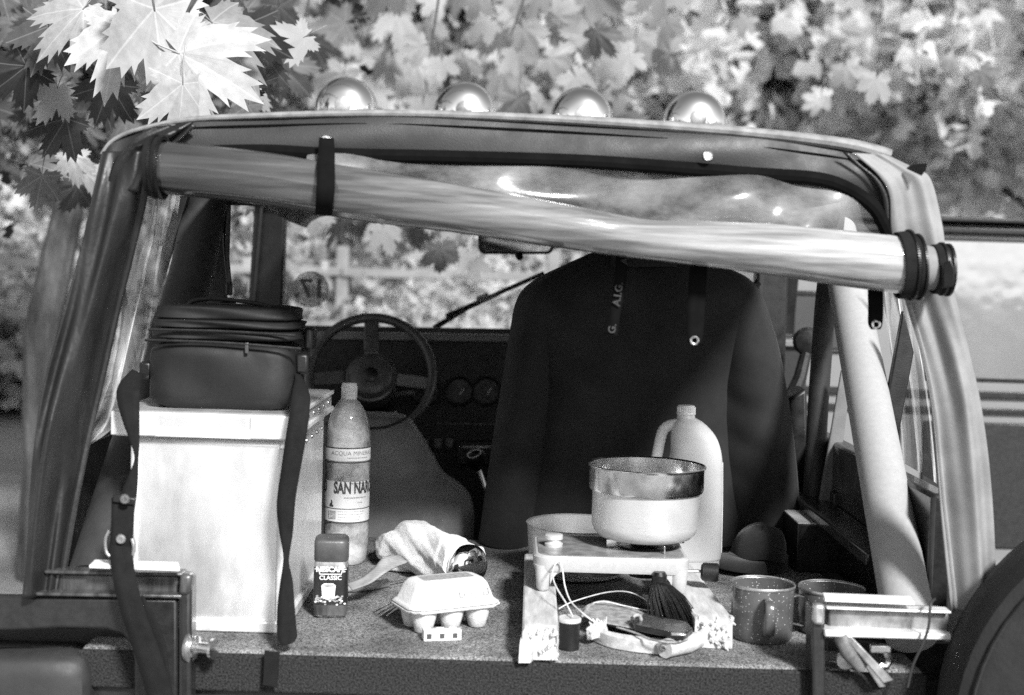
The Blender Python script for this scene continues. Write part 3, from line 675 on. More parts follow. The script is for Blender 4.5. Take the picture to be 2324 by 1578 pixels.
# steering wheel
sw = bpy.data.objects.new('steering_wheel', None); COL.objects.link(sw); sw.parent = jeep
SC = A(842, 852, 3.72); sw.location = SC - V(jeep.location)
ax = V((0.03, -1, .42)).normalized(); e1 = RT.copy(); e1 = (e1 - ax * e1.dot(ax)).normalized(); e2 = ax.cross(e1) * -1
if e2.z < 0: e2 = -e2
Rw = 140 * mpp(3.72)
ring = [[SC + (e1 * math.cos(a) + e2 * math.sin(a)) * (Rw + .0135 * math.cos(b)) + ax * .0135 * math.sin(b) for b in [2 * math.pi * k / 14 for k in range(14)]] for a in [2 * math.pi * i / 72 for i in range(73)]]
M['wheelrim'] = mat('worn wheel rim', .07, .35, bump=.2, bs=300)
obj('rim', MB().rings(ring, False, False), 'wheelrim', sw)
hubc = SC - ax * .03 + e2 * -.005
hb = obj('hub', MB().lathe([(.001, .05), (.03, .05), (.052, .046), (.06, .04), (.064, .03), (.071, .028), (.074, .02), (.072, -.04), (.05, -.06)], hubc, 40, ax), 'wheelrim', sw)
obj('horn_button', MB().lathe([(.001, .054), (.018, .053), (.022, .05)], hubc, 28, ax), 'black', sw)
for ang, m_, wd in ((93, 'wheelrim', .021), (-6, 'seat', .018), (186, 'wheelrim', .02)):
    d = e1 * math.cos(RAD(ang)) + e2 * math.sin(RAD(ang)); tn = ax.cross(d).normalized()
    Rm = Matrix((d, tn, ax)).transposed()
    obj('spoke', MB().box(SC + d * (Rw * .70) - ax * .004, (Rw * .56, wd * 2, .01), Rm), m_, sw, bevel=.004)
    obj('spoke_root', MB().box(SC + d * (Rw * .43) - ax * .014, (Rw * .2, wd * 1.8, .012), Rm), 'seat', sw, bevel=.003)
obj('column', MB().path([SC - ax * .05, SC - ax * .3], [.035, .045], 20), 'black', sw)
obj('stalk', MB().path([SC - ax * .09 + V((.03, 0, -.03)), SC - ax * .08 + V((.12, 0, -.02))], [.006, .008], 10), 'seat', sw)
obj('key', MB().box(SC + V((.075, -.02, -.11)), (.008, .004, .03)), 'steel', sw)

# seats
seat_rows = [(936, 770, 872, 3.28, .02), (940, 745, 905, 3.28, .04), (950, 728, 930, 3.27, .055), (985, 706, 955, 3.26, .065), (1030, 680, 982, 3.25, .07), (1072, 648, 1006, 3.24, .075),
             (1100, 610, 1045, 3.23, .08), (1125, 590, 1066, 3.22, .085), (1165, 584, 1076, 3.2, .09), (1230, 584, 1074, 3.18, .095), (1330, 588, 1068, 3.16, .1), (1460, 595, 1060, 3.14, .1)]
se = obj('driver_seat', slab(seat_rows, 46, 36, 3.2), 'seat', jeep, label='grey vinyl bucket seat back behind the wheel')
obj('piping', MB().path(cat(pp((740, 962, 3.2), (800, 972, 3.19), (870, 970, 3.19), (905, 958, 3.2), (928, 944, 3.21)), 20), .0032, 6), 'blackmatte', se)
ps = obj('passenger_seat', slab([(a, b + 655, c_ + 655, d, e) for a, b, c_, d, e in seat_rows], 30, 28, 3.2), 'seat', jeep)

# soft top
T = [(233, 348), (252, 322), (288, 301), (345, 285), (440, 269), (600, 261), (800, 256), (1000, 258), (1300, 271), (1600, 291), (1800, 310), (1930, 328), (2010, 350), (2062, 374), (2108, 404)]
B = [(240, 430), (268, 400), (300, 385), (350, 365), (440, 350), (600, 345), (760, 353), (1000, 358), (1300, 367), (1500, 380), (1700, 396), (1850, 407), (1925, 432), (1982, 474), (2013, 530)]
st = jeep
T3, B3 = cat([(x, y, 2.14) for x, y in T], 90), cat([(x, y, 2.125) for x, y in B], 90)
rows = []
for j in range(12):
    v = j / 11; rows.append([A(*T3[i]).lerp(A(*B3[i]), v) + V((0, -.006 * math.sin(v * math.pi) - .003 * math.sin(i * .33 + v * 3), 0)) for i in range(90)])
obj('rear_valance', MB().grid(rows), 'top', st, solid=.003)
rows = []
for k in range(14):
    v = k / 13; row = []
    for i in range(90):
        p = A(*T3[i]); row.append(p + V((-.02 * v * (p.x + .02), 2.0 * v, -.05 * v + .012 * math.sin(v * math.pi) - .004 * math.sin(v * 9.4))))
    rows.append(row)
obj('roof_panel', MB().grid(rows), 'top', st, solid=.003, off=-1)
lit_hem = [A(*p) + V((0, -.004, -.002)) for p in T3]
obj('lit_hem', MB().path(lit_hem[:78], [.003 + .0085 * min(1, (i / 77) ** 1.5) for i in range(78)], 10), 'edgelight', st)
obj('piping', MB().path([A(*p) + V((0, -.008, 0)) for p in B3[26:]], .0115, 10), 'ribbonblack', st)
obj('piping', MB().path([p + V((0, -.006, -.013 - .012 * min(1, i / 60))) for i, p in enumerate(lit_hem[18:76])], .0016, 6), 'ribbonblack', st)
obj('seam_tape', MB().grid([[A(x - 7, y, 2.11) , A(x + 9, y + 3, 2.108)] for x, y in cat([(1918, 345), (1945, 372), (1985, 405), (2008, 445), (2014, 490), (2014, 530)], 20)]), 'black', st, solid=.002)
obj('seam_tape', MB().grid([[A(x, y, 2.11), A(x + 12, y + 6, 2.108)] for x, y in cat([(432, 280), (405, 305), (380, 325), (340, 345)], 14)]), 'black', st, solid=.002)
obj('corner_tab', MB().prism(pp((2058, 384, 2.1), (2072, 374, 2.09), (2106, 372, 2.07), (2100, 388, 2.07), (2092, 400, 2.08)), (0, .006, .002)), 'black', st, bevel=.001)
for px, py in ((740, 318), (1606, 355)):
    sn = obj('snap_stud', MB().lathe([(.001, .007), (.0035, .007), (.0045, .004), (.006, .004), (.0075, .005), (.0085, .003), (.009, 0)], A(px, py, 2.1), 24, (0, -1, .1)), 'steel', st)
obj('top_fold', loft([(335, 292, 2.12), (300, 320, 2.105), (265, 355, 2.1), (245, 420, 2.1)], [(440, 275, 2.12), (385, 318, 2.1), (345, 345, 2.095), (325, 440, 2.09)], 12, 24, lambda u, v: .006 * math.sin(u * 7 + v * 9) + .008 * math.sin(u * 3.1)), 'curtaindark', st, solid=.003)
# slack clear window below the valance
obj('slack_window', loft([(700, 345, 2.12), (1000, 352, 2.12), (1400, 368, 2.12), (1700, 392, 2.12), (1880, 410, 2.12), (2010, 500, 2.12)],
                         [(700, 420, 2.08), (1000, 440, 2.08), (1400, 520, 2.08), (1700, 540, 2.08), (1880, 555, 2.08), (2010, 570, 2.08)], 16, 70,
                         lambda u, v: .02 * math.sin(u * 3.1) * math.sin(v * 11 + 1) + .01 * math.sin(v * 23 + u * 4)), 'vinylslack', st)
# the rolled-up rear window
RC = [(345, 378, 59), (450, 388, 61), (600, 405, 61), (740, 428, 61), (900, 452, 60), (1060, 475, 56), (1274, 512, 52), (1451, 541, 47), (1600, 553, 53), (1750, 566, 60), (1900, 584, 65), (2060, 602, 67)]
YR = 2.055; pts = cat([(x, y, r) for x, y, r in RC], 110); R = []
cen = [A(x, y, YR) for x, y, r in pts]
for i, (x, y, r) in enumerate(pts):
    d = (cen[min(i + 1, 109)] - cen[max(i - 1, 0)]).normalized(); e = d.cross(FW).normalized(); e = -e if e.z < 0 else e; h = d.cross(e)
    rad = r * mpp(YR); rg = []
    for k in range(96):
        a = 2 * math.pi * k / 96; sp_ = (a / (2 * math.pi) + .18 + .1 * i / 110) % 1
        q = rad * (1 - .07 + .07 * sp_ + .012 * math.sin(3 * a + i * .09) + .009 * math.sin(7 * a - i * .06) + .006 * math.sin(13 * a + i * .045) + .004 * math.sin(19 * a - i * .11) + .014 * math.exp(-((i - 72) / 12) ** 2) * math.sin(2 * a + i * .5))
        rg.append(cen[i] + (e * math.cos(a) + h * math.sin(a)) * q)
    R.append(rg)
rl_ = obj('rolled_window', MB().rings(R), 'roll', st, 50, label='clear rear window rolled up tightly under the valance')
dl = (cen[1] - cen[0]).normalized(); dr = (cen[-1] - cen[-2]).normalized()
def zipband(c, d, r, wdt, skew=0):
    d = (d + V((0, 0, skew))).normalized()
    o = obj('zip_tape', MB().lathe([(r, -wdt), (r + .004, -wdt), (r + .005, 0), (r + .004, wdt), (r, wdt)], c, 40, d, False, False), 'strap', rl_)
    tb = MB()
    e = d.cross(FW).normalized(); h = d.cross(e)
    for k in range(90):
        a = k / 90 * 2 * math.pi; q = e * math.cos(a) + h * math.sin(a)
        tb.box(c + q * (r + .006) + d * wdt * .75, (.004, .0022, .003), Matrix((d, d.cross(q), q)).transposed())
    t_ = obj('zip_teeth', tb, 'black', rl_, 0); t_['kind'] = 'stuff'
zipband(A(348, 378, YR), dl, .0425, .006, .06); zipband(A(364, 380, YR), dl, .0425, .0055, .05)
zipband(A(2052, 602, YR), dr, .0475, .011, .16); zipband(A(2078, 606, YR), dr, .044, .005, .16)
obj('roll_end', MB().path(pp((2060, 603, YR), (2110, 609, YR), (2150, 613, YR)), [.036, .034, .032], 28), 'curtainlight', rl_)
zipband(A(2128, 611, YR), dr, .034, .008, .14); zipband(A(2146, 613, YR), dr, .0335, .004, .12)
obj('zip_pull', MB().prism(pp((2140, 598, 2.01), (2158, 590, 2.0), (2168, 612, 2.0), (2166, 650, 2.0), (2140, 655, 2.01)), (0, .006, 0)), 'black', rl_, bevel=.002)
# roll-up straps
def strap(rows): return ribbon('retaining_strap', rows, 'ribbonblack', st, 30, .0025)
strap([(724, 312, 758, 314, 2.09), (722, 345, 760, 347, 2.06), (719, 372, 760, 374, 2.015), (718, 420, 760, 422, 1.995), (716, 460, 757, 462, 2.0), (715, 488, 754, 490, 2.03)])
s2 = strap([(1567, 590, 1606, 592, 2.1), (1564, 640, 1603, 641, 2.1), (1560, 700, 1600, 700, 2.1), (1559, 750, 1597, 750, 2.1), (1562, 778, 1592, 780, 2.1)])
s3 = strap([(1970, 655, 2004, 655, 2.1), (1971, 700, 2005, 700, 2.1), (1971, 735, 2003, 735, 2.1), (1978, 748, 1998, 748, 2.1)])
def eyelet(px, py, Y, par, r=.0075):
    return obj('eyelet', MB().lathe([(r * .5, 0), (r * .55, .002), (r * .8, .003), (r, .002), (r, 0)], A(px, py, Y), 24, (0, -1, 0), False, False), 'steel', par)
eyelet(1576, 773, 2.096, s2); eyelet(1988, 737, 2.096, s3)
rbn = obj('printed_ribbon', loft([(1400, 570, 2.11), (1393, 640, 2.11), (1385, 710, 2.11), (1380, 758, 2.11)], [(1428, 572, 2.11), (1420, 642, 2.11), (1408, 712, 2.11), (1401, 764, 2.11)], 3, 20), 'ribbonblack', st, solid=.0015, label='black ribbon printed A.I.G.')
dir_ = (A(1412, 600, 2.1) - A(1392, 740, 2.1)).normalized()
for px, py, tx in ((1419, 590, 'A.'), (1403, 668, 'A.I.G.'), (1390, 746, 'G.')):
    obj('lettering', put(text_mb(tx, .0165, .0002, .0004), A(px, py, 2.105), dir_, dir_.cross(V((0, 1, 0))) * -1 if dir_.cross(V((0, 1, 0))).x > 0 else dir_.cross(V((0, 1, 0))), (0, -1, 0)), 'fadedprint', rbn, 0)
# side curtains
Lc = obj('side_curtain', loft([(233, 345, 2.12), (212, 440, 2.1), (186, 560, 2.09), (150, 700, 2.08), (104, 860, 2.07), (76, 1000, 2.06), (58, 1180, 2.06), (50, 1350, 2.06)],
         [(338, 345, 2.1), (326, 440, 2.1), (296, 570, 2.12), (264, 700, 2.13), (226, 870, 2.13), (196, 1000, 2.12), (162, 1170, 2.1), (134, 1345, 2.09)], 40, 70,
         lambda u, v: (.011 * math.sin(u * 9 + v * 5 + .6) + .004 * math.sin(u * 17 - v * 7) + .03 * math.sin(u * 3.14)) * (.5 + .5 * v)), 'curtaindark', st, solid=.003, label='dark side curtain gathered and hanging in creases')
obj('curtain_hem', MB().path([A(x + 2, y, Y - .012) for x, y, Y in cat([(334, 350, 2.1), (326, 440, 2.1), (296, 570, 2.12), (264, 700, 2.13), (226, 870, 2.13), (196, 1000, 2.12), (162, 1170, 2.1), (134, 1340, 2.09)], 40)], .006, 8), 'curtaindark', Lc)
obj('clear_side_window', loft([(322, 430, 2.25), (296, 560, 2.25), (266, 700, 2.25), (230, 860, 2.25), (200, 960, 2.25), (178, 1015, 2.25)],
         [(408, 440, 2.4), (388, 560, 2.38), (352, 720, 2.36), (312, 880, 2.34), (268, 965, 2.32), (192, 1018, 2.3)], 24, 50,
         lambda u, v: .012 * math.sin(u * 9 + v * 6) + .01 * math.sin(u * 17 - v * 4)), 'vinyl', st, label='clear vinyl side window, scuffed and creased')
Rc = obj('side_curtain', loft([(1932, 348, 2.12), (1990, 396, 2.11), (2016, 445, 2.11), (2020, 520, 2.11), (2032, 600, 2.12), (2054, 690, 2.13), (2086, 800, 2.13), (2112, 930, 2.13), (2132, 1130, 2.12), (2150, 1290, 2.11), (2162, 1390, 2.1)],
         [(2010, 350, 2.13), (2076, 382, 2.12), (2114, 408, 2.11), (2140, 510, 2.1), (2152, 590, 2.1), (2176, 690, 2.1), (2204, 800, 2.1), (2228, 910, 2.1), (2246, 1040, 2.1), (2258, 1200, 2.1), (2264, 1390, 2.1)], 44, 80,
         lambda u, v: (.009 * math.sin(u * 9 + v * 3 + .4 * math.sin(v * 9)) + .003 * math.sin(u * 19 - v * 4 + math.sin(v * 7)) + .012 * math.sin(u * 3.14)) * (.3 + .7 * v) + .003 * math.sin(v * 40 + u * 9) * max(0, .4 - v)), 'curtainlight', st, solid=.003, label='pale canvas side curtain hanging in folds')
obj('curtain_hem', MB().path([A(x + 10, y, Y - .016) for x, y, Y in cat([(2054, 690, 2.13), (2086, 800, 2.13), (2112, 930, 2.13), (2132, 1130, 2.12), (2150, 1290, 2.11), (2160, 1380, 2.1)], 30)], .003, 6), 'curtainlight', Rc)
obj('clear_side_window', loft([(1992, 620, 2.78), (2012, 760, 2.76), (2034, 900, 2.74), (2050, 1050, 2.72)], [(2056, 620, 2.72), (2085, 790, 2.68), (2112, 940, 2.64), (2130, 1100, 2.6)], 20, 30,
         lambda u, v: .01 * math.sin(u * 14 + v * 3)), 'vinyl', st, label='clear vinyl side window beside the pale roll bar')
# lamps on a bar above the windscreen
lamp = None
for i, (px, py) in enumerate(((785, 246), (1055, 256), (1320, 268), (1577, 276))):
    c = A(px, py, 3.95)
    L_ = obj('roof_lamp', MB().lathe([(.07, -.03), (.088, -.028), (.089, 0), (.086, .022), (.076, .046), (.058, .063), (.036, .072), (.001, .074)], c, 48, (.07 * math.sin(i * 2.3), -1, .05 * math.cos(i * 1.7))), 'chrome', jeep)
    obj('boss', MB().lathe([(.024, .07), (.024, .078), (.02, .08), (.001, .08)], c, 28, (0, -1, 0)), 'galv', L_)
    obj('rim', MB().lathe([(.088, -.03), (.092, -.026), (.092, -.004), (.088, 0)], c, 48, (0, -1, 0), False, False), 'steel', L_)
    obj('bracket', MB().box(c + V((0, -.0, -.12)), (.03, .03, .08)), 'black', L_, bevel=.004)
obj('lamp_bar', MB().path([A(640, 330, 3.95), A(1720, 356, 3.95)], .018, 16), 'black', jeep)
# ------------------------------------------------------------------ the aluminium case and the bag on it
fy = onz(620, 1436, DZ).y; xl, xr = A(303, 1000, fy).x, A(648, 1000, fy).x
ch = A(640, 998, fy).z - DZ; by = fy + .46
case = thing('aluminium_case', ((xl + xr) / 2, (fy + by) / 2, DZ), 'tall bare aluminium case with riveted lid under the camera bag', 'case')
cx, cy = (xl + xr) / 2, (fy + by) / 2
obj('body', MB().box((cx, cy, DZ + ch / 2 + .001), (xr - xl, by - fy, ch - .002)), 'alu', case, bevel=.012, seg=3)
lx0, lx1 = A(256, 960, fy).x, xr + .012
lz = DZ + ch; lh = .044
obj('lid', MB().box(((lx0 + lx1) / 2, cy, lz + lh / 2), (lx1 - lx0, by - fy + .03, lh)), 'alu', case, bevel=.007, seg=3)
obj('lid_band', MB().box(((lx0 + lx1) / 2, fy - .017, lz + .009), (lx1 - lx0 - .02, .004, .016)), 'aluedge', case, bevel=.0015)
obj('corner_cap', MB().box((lx1 - .03, fy - .018, lz + lh / 2), (.075, .005, lh - .004)), 'aluedge', case, bevel=.002)
obj('corner_cap', MB().box((lx0 + .04, fy - .018, lz + lh / 2), (.075, .005, lh - .004)), 'aluedge', case, bevel=.002)
obj('base_rim', MB().box((cx, fy - .004, DZ + .011), (xr - xl + .006, .012, .02)), 'aluedge', case, bevel=.003)
obj('base_rim', MB().box((xr + .002, cy, DZ + .011), (.01, by - fy, .02)), 'aluedge', case, bevel=.003)
obj('lid_rim', MB().box((lx1 + .002, cy, lz + .006), (.006, by - fy + .02, .01)), 'aluedge', case, bevel=.002)
obj('lid_rim', MB().box((lx1 + .002, cy, lz + lh - .005), (.006, by - fy + .02, .008)), 'aluedge', case, bevel=.002)
for x in (xl + .004, xr - .004): obj('edge_strip', MB().box((x, fy - .002, DZ + ch / 2), (.014, .006, ch - .03)), 'aluedge', case, bevel=.002)
for k in range(7):
    y = fy + .03 + k * .065
    for z in (lz + .022, lz - .03): obj('rivet', MB().lathe([(.0045, 0), (.004, .0015), (.002, .0028), (.0005, .003)], (xr + (.0125 if z > lz else .0005), y, z), 12, (1, 0, 0)), 'steel', case)
LT = lz + lh
bagY = fy + .02
bx0, bx1 = A(326, 850, bagY).x, A(666, 850, bagY).x; bw_ = bx1 - bx0
bag = thing('camera_bag', ((bx0 + bx1) / 2, bagY + .08, LT), 'black nylon camera bag with two hanging shoulder straps', 'bag')
zA = A(500, 778, bagY).z; zB = A(500, 694, bagY).z
def rb(c, s, n=1.0, pw=5, rows=None, m='bag', name='body', wob=.0014, taper=1.0):
    R = []; N_ = 44
    for j in range(15):
        v = j / 14; zz = -1 + 2 * v; q = (1 - abs(zz) ** 7) ** (1 / 7) if abs(zz) < 1 else 0
        q = max(q, .82); sc_ = 1 + (taper - 1) * v; ring = []
        for k in range(N_):
            t_ = 2 * math.pi * k / N_; a, b_ = math.cos(t_), math.sin(t_); g_ = (abs(a) ** pw + abs(b_) ** pw) ** (-1 / pw)
            ring.append(V((c[0] + s[0] / 2 * a * g_ * q * sc_ + wob * math.sin(t_ * 3 + v * 8), c[1] + s[1] / 2 * b_ * g_ * q * sc_ + wob * 2 * math.sin(t_ * 4 + v * 5 + 1), c[2] + s[2] / 2 * zz)))
        R.append(ring)
    return obj(name, MB().rings(R), m, bag, 50)
bc = ((bx0 + bx1) / 2, bagY + .085)
rb((bc[0], bc[1], (LT + zA) / 2), (bw_, .17, zA - LT), pw=6, taper=.99)
rb((bc[0] + .003, bc[1], zA + .012), (bw_ * .995, .172, .018), name='zip_band', pw=6)
rb((bc[0] + .003, bc[1], zA + .03), (bw_ * .975, .165, .016), name='zip_band', pw=6)
ld = rb((bc[0] + .002, bc[1], (zA + .036 + zB) / 2), (bw_ * .96, .16, zB - zA - .036), name='lid', pw=6, wob=.0014, taper=.95)
obj('handle', MB().path(cat([V((bc[0] - .06, bagY + .03, zB - .004)), V((bc[0] - .05, bagY + .028, zB + .006)), V((bc[0] - .01, bagY + .025, zB + .011)), V((bc[0] + .06, bagY + .03, zB + .004)), V((bc[0] + .085, bagY + .035, zB - .004))], 20), .008, 10, flat=.45), 'bag', bag)
obj('zip_pull', MB().box(A(560, 790, bagY - .006), (.006, .004, .018)), 'galvdark', bag, bevel=.001)
for pts_ in (((336, 748), (500, 752), (672, 762)), ((328, 772), (500, 778), (684, 792))):
    obj('piping', MB().path(cat([tuple(A(x, y, bagY - .006)) for x, y in pts_], 14), .0025, 6), 'black', bag)
obj('side_lug', MB().box((bx0 - .008, bagY + .06, A(320, 845, bagY).z), (.022, .05, .03)), 'black', bag, bevel=.005)
obj('side_lug', MB().box((bx1 + .008, bagY + .06, A(680, 830, bagY).z), (.022, .05, .035)), 'black', bag, bevel=.005)
obj('side_buckle', MB().box((bx1 + .012, bagY + .1, A(690, 775, bagY).z), (.016, .05, .04)), 'black', bag, bevel=.006)
s1 = ribbon('shoulder_strap', [(300, 838, 325, 850, 2.26), (272, 868, 318, 880, 2.2), (264, 900, 316, 890, 2.16), (276, 950, 316, 950, 2.14), (294, 1000, 316, 1002, 2.13), (305, 1040, 314, 1042, 2.12), (292, 1078, 313, 1082, 2.11), (275, 1120, 310, 1124, 2.1), (266, 1160, 304, 1166, 2.08)], 'strap', bag, 60)
ribbon('shoulder_strap', [(248, 1236, 300, 1242, 2.035), (252, 1290, 305, 1292, 2.02), (262, 1345, 318, 1350, 2.005), (280, 1410, 338, 1412, 2.0), (300, 1470, 360, 1472, 2.0), (322, 1540, 382, 1540, 2.0), (350, 1640, 410, 1640, 2.0), (370, 1700, 430, 1700, 2.0)], 'strap', bag, 50)
ribbon('shoulder_strap', [(320, 1350, 326, 1352, 2.02), (330, 1400, 352, 1402, 2.01), (350, 1460, 374, 1458, 2.01), (366, 1540, 386, 1540, 2.01), (395, 1700, 412, 1700, 2.01)], 'strap', bag, 30)
bk = obj('strap_pad', loft([(253, 1130, 2.06), (252, 1180, 2.045), (250, 1225, 2.04), (248, 1248, 2.04)], [(304, 1134, 2.06), (302, 1180, 2.045), (300, 1225, 2.04), (298, 1250, 2.04)], 6, 16), 'strap', bag, solid=.006)
obj('buckle_bar', MB().prism(pp((256, 1122, 2.05), (308, 1132, 2.05), (304, 1148, 2.05), (254, 1140, 2.05)), (0, .008, 0)), 'black', bag, bevel=.002)
for px, py in ((283, 1133), (274, 1224)):
    obj('eyelet', MB().lathe([(.002, .001), (.0035, .003), (.006, .003), (.0075, .0015), (.008, 0)], A(px, py, 2.036), 22, (0, -1, 0)), 'galv', bag)
for pth in (((249, 1205), (240, 1225), (242, 1252), (250, 1262)), ((300, 1222), (304, 1240), (302, 1262), (296, 1268))):
    obj('metal_loop', MB().path(cat([tuple(A(x, y, 2.032)) for x, y in pth], 12), .003, 8), 'steel', bag)
ribbon('shoulder_strap', [(668, 838, 676, 842, 2.3), (670, 862, 692, 868, 2.22), (664, 890, 704, 900, 2.17), (658, 930, 702, 940, 2.15), (650, 980, 696, 986, 2.14), (640, 1050, 684, 1054, 2.14), (630, 1120, 672, 1122, 2.14), (628, 1160, 668, 1162, 2.14), (634, 1210, 664, 1212, 2.14), (642, 1255, 657, 1256, 2.135), (642, 1280, 656, 1280, 2.13), (636, 1320, 664, 1318, 2.12), (630, 1370, 668, 1368, 2.11), (628, 1420, 672, 1418, 2.1), (630, 1450, 674, 1444, 2.09), (640, 1466, 664, 1458, 2.08)], 'strap', bag, 90)
obj('strap_end', MB().prism(pp((600, 1478, 2.07), (634, 1482, 2.07), (628, 1560, 2.07), (596, 1556, 2.07)), (0, .006, 0)), 'strap', bag, bevel=.001)

# ------------------------------------------------------------------ jacket on a hanger
JY = 3.0
jk = thing('suit_jacket', A(1440, 1235, JY), 'dark wool suit jacket on a hanger, seen from behind', 'jacket')
JR = [(578, 1386, 1390, 1518, 1522), (592, 1362, 1368, 1552, 1558), (612, 1318, 1326, 1594, 1602), (634, 1270, 1284, 1636, 1650), (650, 1238, 1262, 1658, 1684), (672, 1207, 1248, 1666, 1706), (700, 1192, 1242, 1664, 1720), (740, 1184, 1239, 1661, 1732), (800, 1174, 1238, 1657, 1749),
      (880, 1160, 1238, 1652, 1765), (960, 1147, 1233, 1652, 1777), (1040, 1135, 1222, 1659, 1786), (1120, 1123, 1208, 1670, 1792), (1200, 1112, 1192, 1684, 1796), (1234, 1107, 1186, 1690, 1798)]
def sstep(x, p, q): x = max(0, min(1, (x - p) / (q - p))); return x * x * (3 - 2 * x)
JN = 90; jrows = cat(JR, JN)
def jsheet(part, n):
    rows = []
    for k, (y, oL, gL, gR, oR) in enumerate(jrows):
        g_ = sstep(y, 690, 900); hgt = sstep(y, 570, 690); edge = .058 * hgt * (1 - 1.45 * g_) ; row = []
        for m_ in range(n):
            u = m_ / (n - 1)
            if part == 0: x = oL + (gL - oL) * u
            elif part == 1: x = gL + (gR - gL) * u
            else: x = gR + (oR - gR) * u
            if part == 1:
                f = 1 - abs(2 * u - 1) ** 4
                dep = edge + f * (.012 + .045 * g_) - .012 * math.exp(-((u - .5) / .12) ** 2) * hgt * (1 - g_) + f * .007 * g_ * math.sin(u * 13 + .6 * math.sin(y * .012)) * (.3 + u) + .004 * f * math.sin(y * .02 + u * 9)
                dep += .008 * math.exp(-((u - .86) / .05) ** 2) * g_ * math.sin(y * .018)
            else:
                w_ = u if part == 0 else 1 - u
                dep = edge * w_ ** .6 + (.012 + .05 * g_) * math.sin(math.pi * min(1, w_ * .93 + .07)) - .03 * (1 - w_) ** 3
                dep += .0028 * sstep(y, 800, 900) * (1 - sstep(y, 1080, 1180)) * math.sin(y * .075 + w_ * 4.5 + part) * math.sin(math.pi * w_)
                dep += .006 * g_ * math.sin(w_ * 7 + y * .006)
            row.append(A(x, y, JY) + V((0, -dep, 0)))
        rows.append(row)
    return MB().grid(rows)
obj('back_panel', jsheet(1, 60), 'wool', jk, 80, solid=.025, off=-1)
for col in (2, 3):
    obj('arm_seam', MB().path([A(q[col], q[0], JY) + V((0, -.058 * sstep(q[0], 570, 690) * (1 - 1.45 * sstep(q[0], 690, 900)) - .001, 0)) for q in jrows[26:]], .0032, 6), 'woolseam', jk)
obj('sleeve', jsheet(0, 26), 'wool', jk, 80, solid=.025, off=-1)
obj('sleeve', jsheet(2, 26), 'wool', jk, 80, solid=.025, off=-1)
obj('collar', slab([(560, 1402, 1508, JY - .03, .03), (575, 1390, 1526, JY - .04, .04), (596, 1384, 1538, JY - .04, .05), (606, 1390, 1534, JY - .04, .05)], 12, 28, 2.4), 'wool', jk)
hg = obj('hanger', MB().path(cat(pp((1232, 672, JY), (1300, 634, JY), (1450, 572, JY), (1600, 610, JY), (1700, 648, JY), (1722, 640, JY)), 24), .008, 10), 'black', jk)
obj('hook', MB().path(cat(pp((1450, 572, JY), (1450, 530, JY), (1462, 505, JY), (1476, 515, JY), (1472, 530, JY)), 16), .0025, 8), 'steel', hg)

# ------------------------------------------------------------------ mineral water bottle
bp = onz(786, 1288, DZ); br = 52 * mpp(bp.y); bp = bp + V((0, br, 0)); bp.x = A(788, 1100, bp.y).x
btl = thing('water_bottle', (bp.x, bp.y, DZ), 'large clear mineral water bottle, a quarter full, beside the aluminium case', 'bottle')
def zz(py): return A(788, py, bp.y).z
prof = [(br * .55, DZ + .004), (br * .8, DZ + .002), (br * .95, DZ + .012), (br, DZ + .03), (br, zz(1190)), (br * .97, zz(1184)), (br * .985, zz(1176)), (br * .985, zz(1055)), (br, zz(1045)), (br, zz(1004)), (br * .99, zz(985)), (br * .93, zz(960)), (br * .78, zz(935)), (br * .52, zz(915)), (br * .36, zz(906)), (br * .32, zz(900))]
obj('shell', MB().lathe([(r, z - DZ) for r, z in prof], (bp.x, bp.y, DZ), 48, cap1=False), 'pet', btl, 60)
wz = zz(1212)
obj('water', MB().lathe([(.001, .006), (br * .75, .006), (br * .93, .016), (br * .975, .034), (br * .975, wz - DZ), (.001, wz - DZ)], (bp.x, bp.y, DZ), 40), 'water', btl)
cp = obj('cap', MB().lathe([(br * .34, zz(906) - DZ), (br * .36, zz(903) - DZ), (br * .36, zz(897) - DZ), (br * .33, zz(896) - DZ), (br * .34, zz(874) - DZ), (br * .31, zz(869) - DZ), (.001, zz(869) - DZ)], (bp.x, bp.y, DZ), 32), 'white', btl)
for k in range(28):
    a = k / 28 * 2 * math.pi; obj('cap_rib', MB().box((bp.x + math.cos(a) * br * .342, bp.y + math.sin(a) * br * .342, (zz(895) + zz(876)) / 2), (.0012, .0012, zz(876) - zz(895))), 'white', cp, 0)
def band(n, p0, p1, m, r=1.006): return obj(n, MB().lathe([(br * r, zz(p1) - DZ), (br * r, zz(p0) - DZ)], (bp.x, bp.y, DZ), 56, cap0=False, cap1=False), m, btl)
band('neck_label', 1012, 1040, 'label', 1.006); band('main_label', 1086, 1176, 'label', 1.004)
for p in (1010, 1042): band('printed_line', p, p + 3, 'ink', 1.01)
for p in (1146, 1177): band('printed_line', p, p + 2, 'ink', 1.01)
R1 = br * 1.012
def btx(tx, size, py, ang, m='ink', bold=.0): obj('lettering', wrap(text_mb(tx, size, .0002, bold), (bp.x, bp.y, 0), R1, zz(py), ang), m, btl, 0)
for ag in (.86, .86 - math.pi):
    tb = text_mb('SAN NARCISO', .0335, .0002, .0012); xs = [p.x for p in tb.v]; k = .128 / (max(xs) - min(xs))
    for p in tb.v: p.x *= k
    obj('lettering', wrap(tb, (bp.x, bp.y, 0), R1, zz(1101), ag), 'ink', btl, 0)
btx('ACQUA MINERALE', .0125, 1023, .45, 'inkgrey')
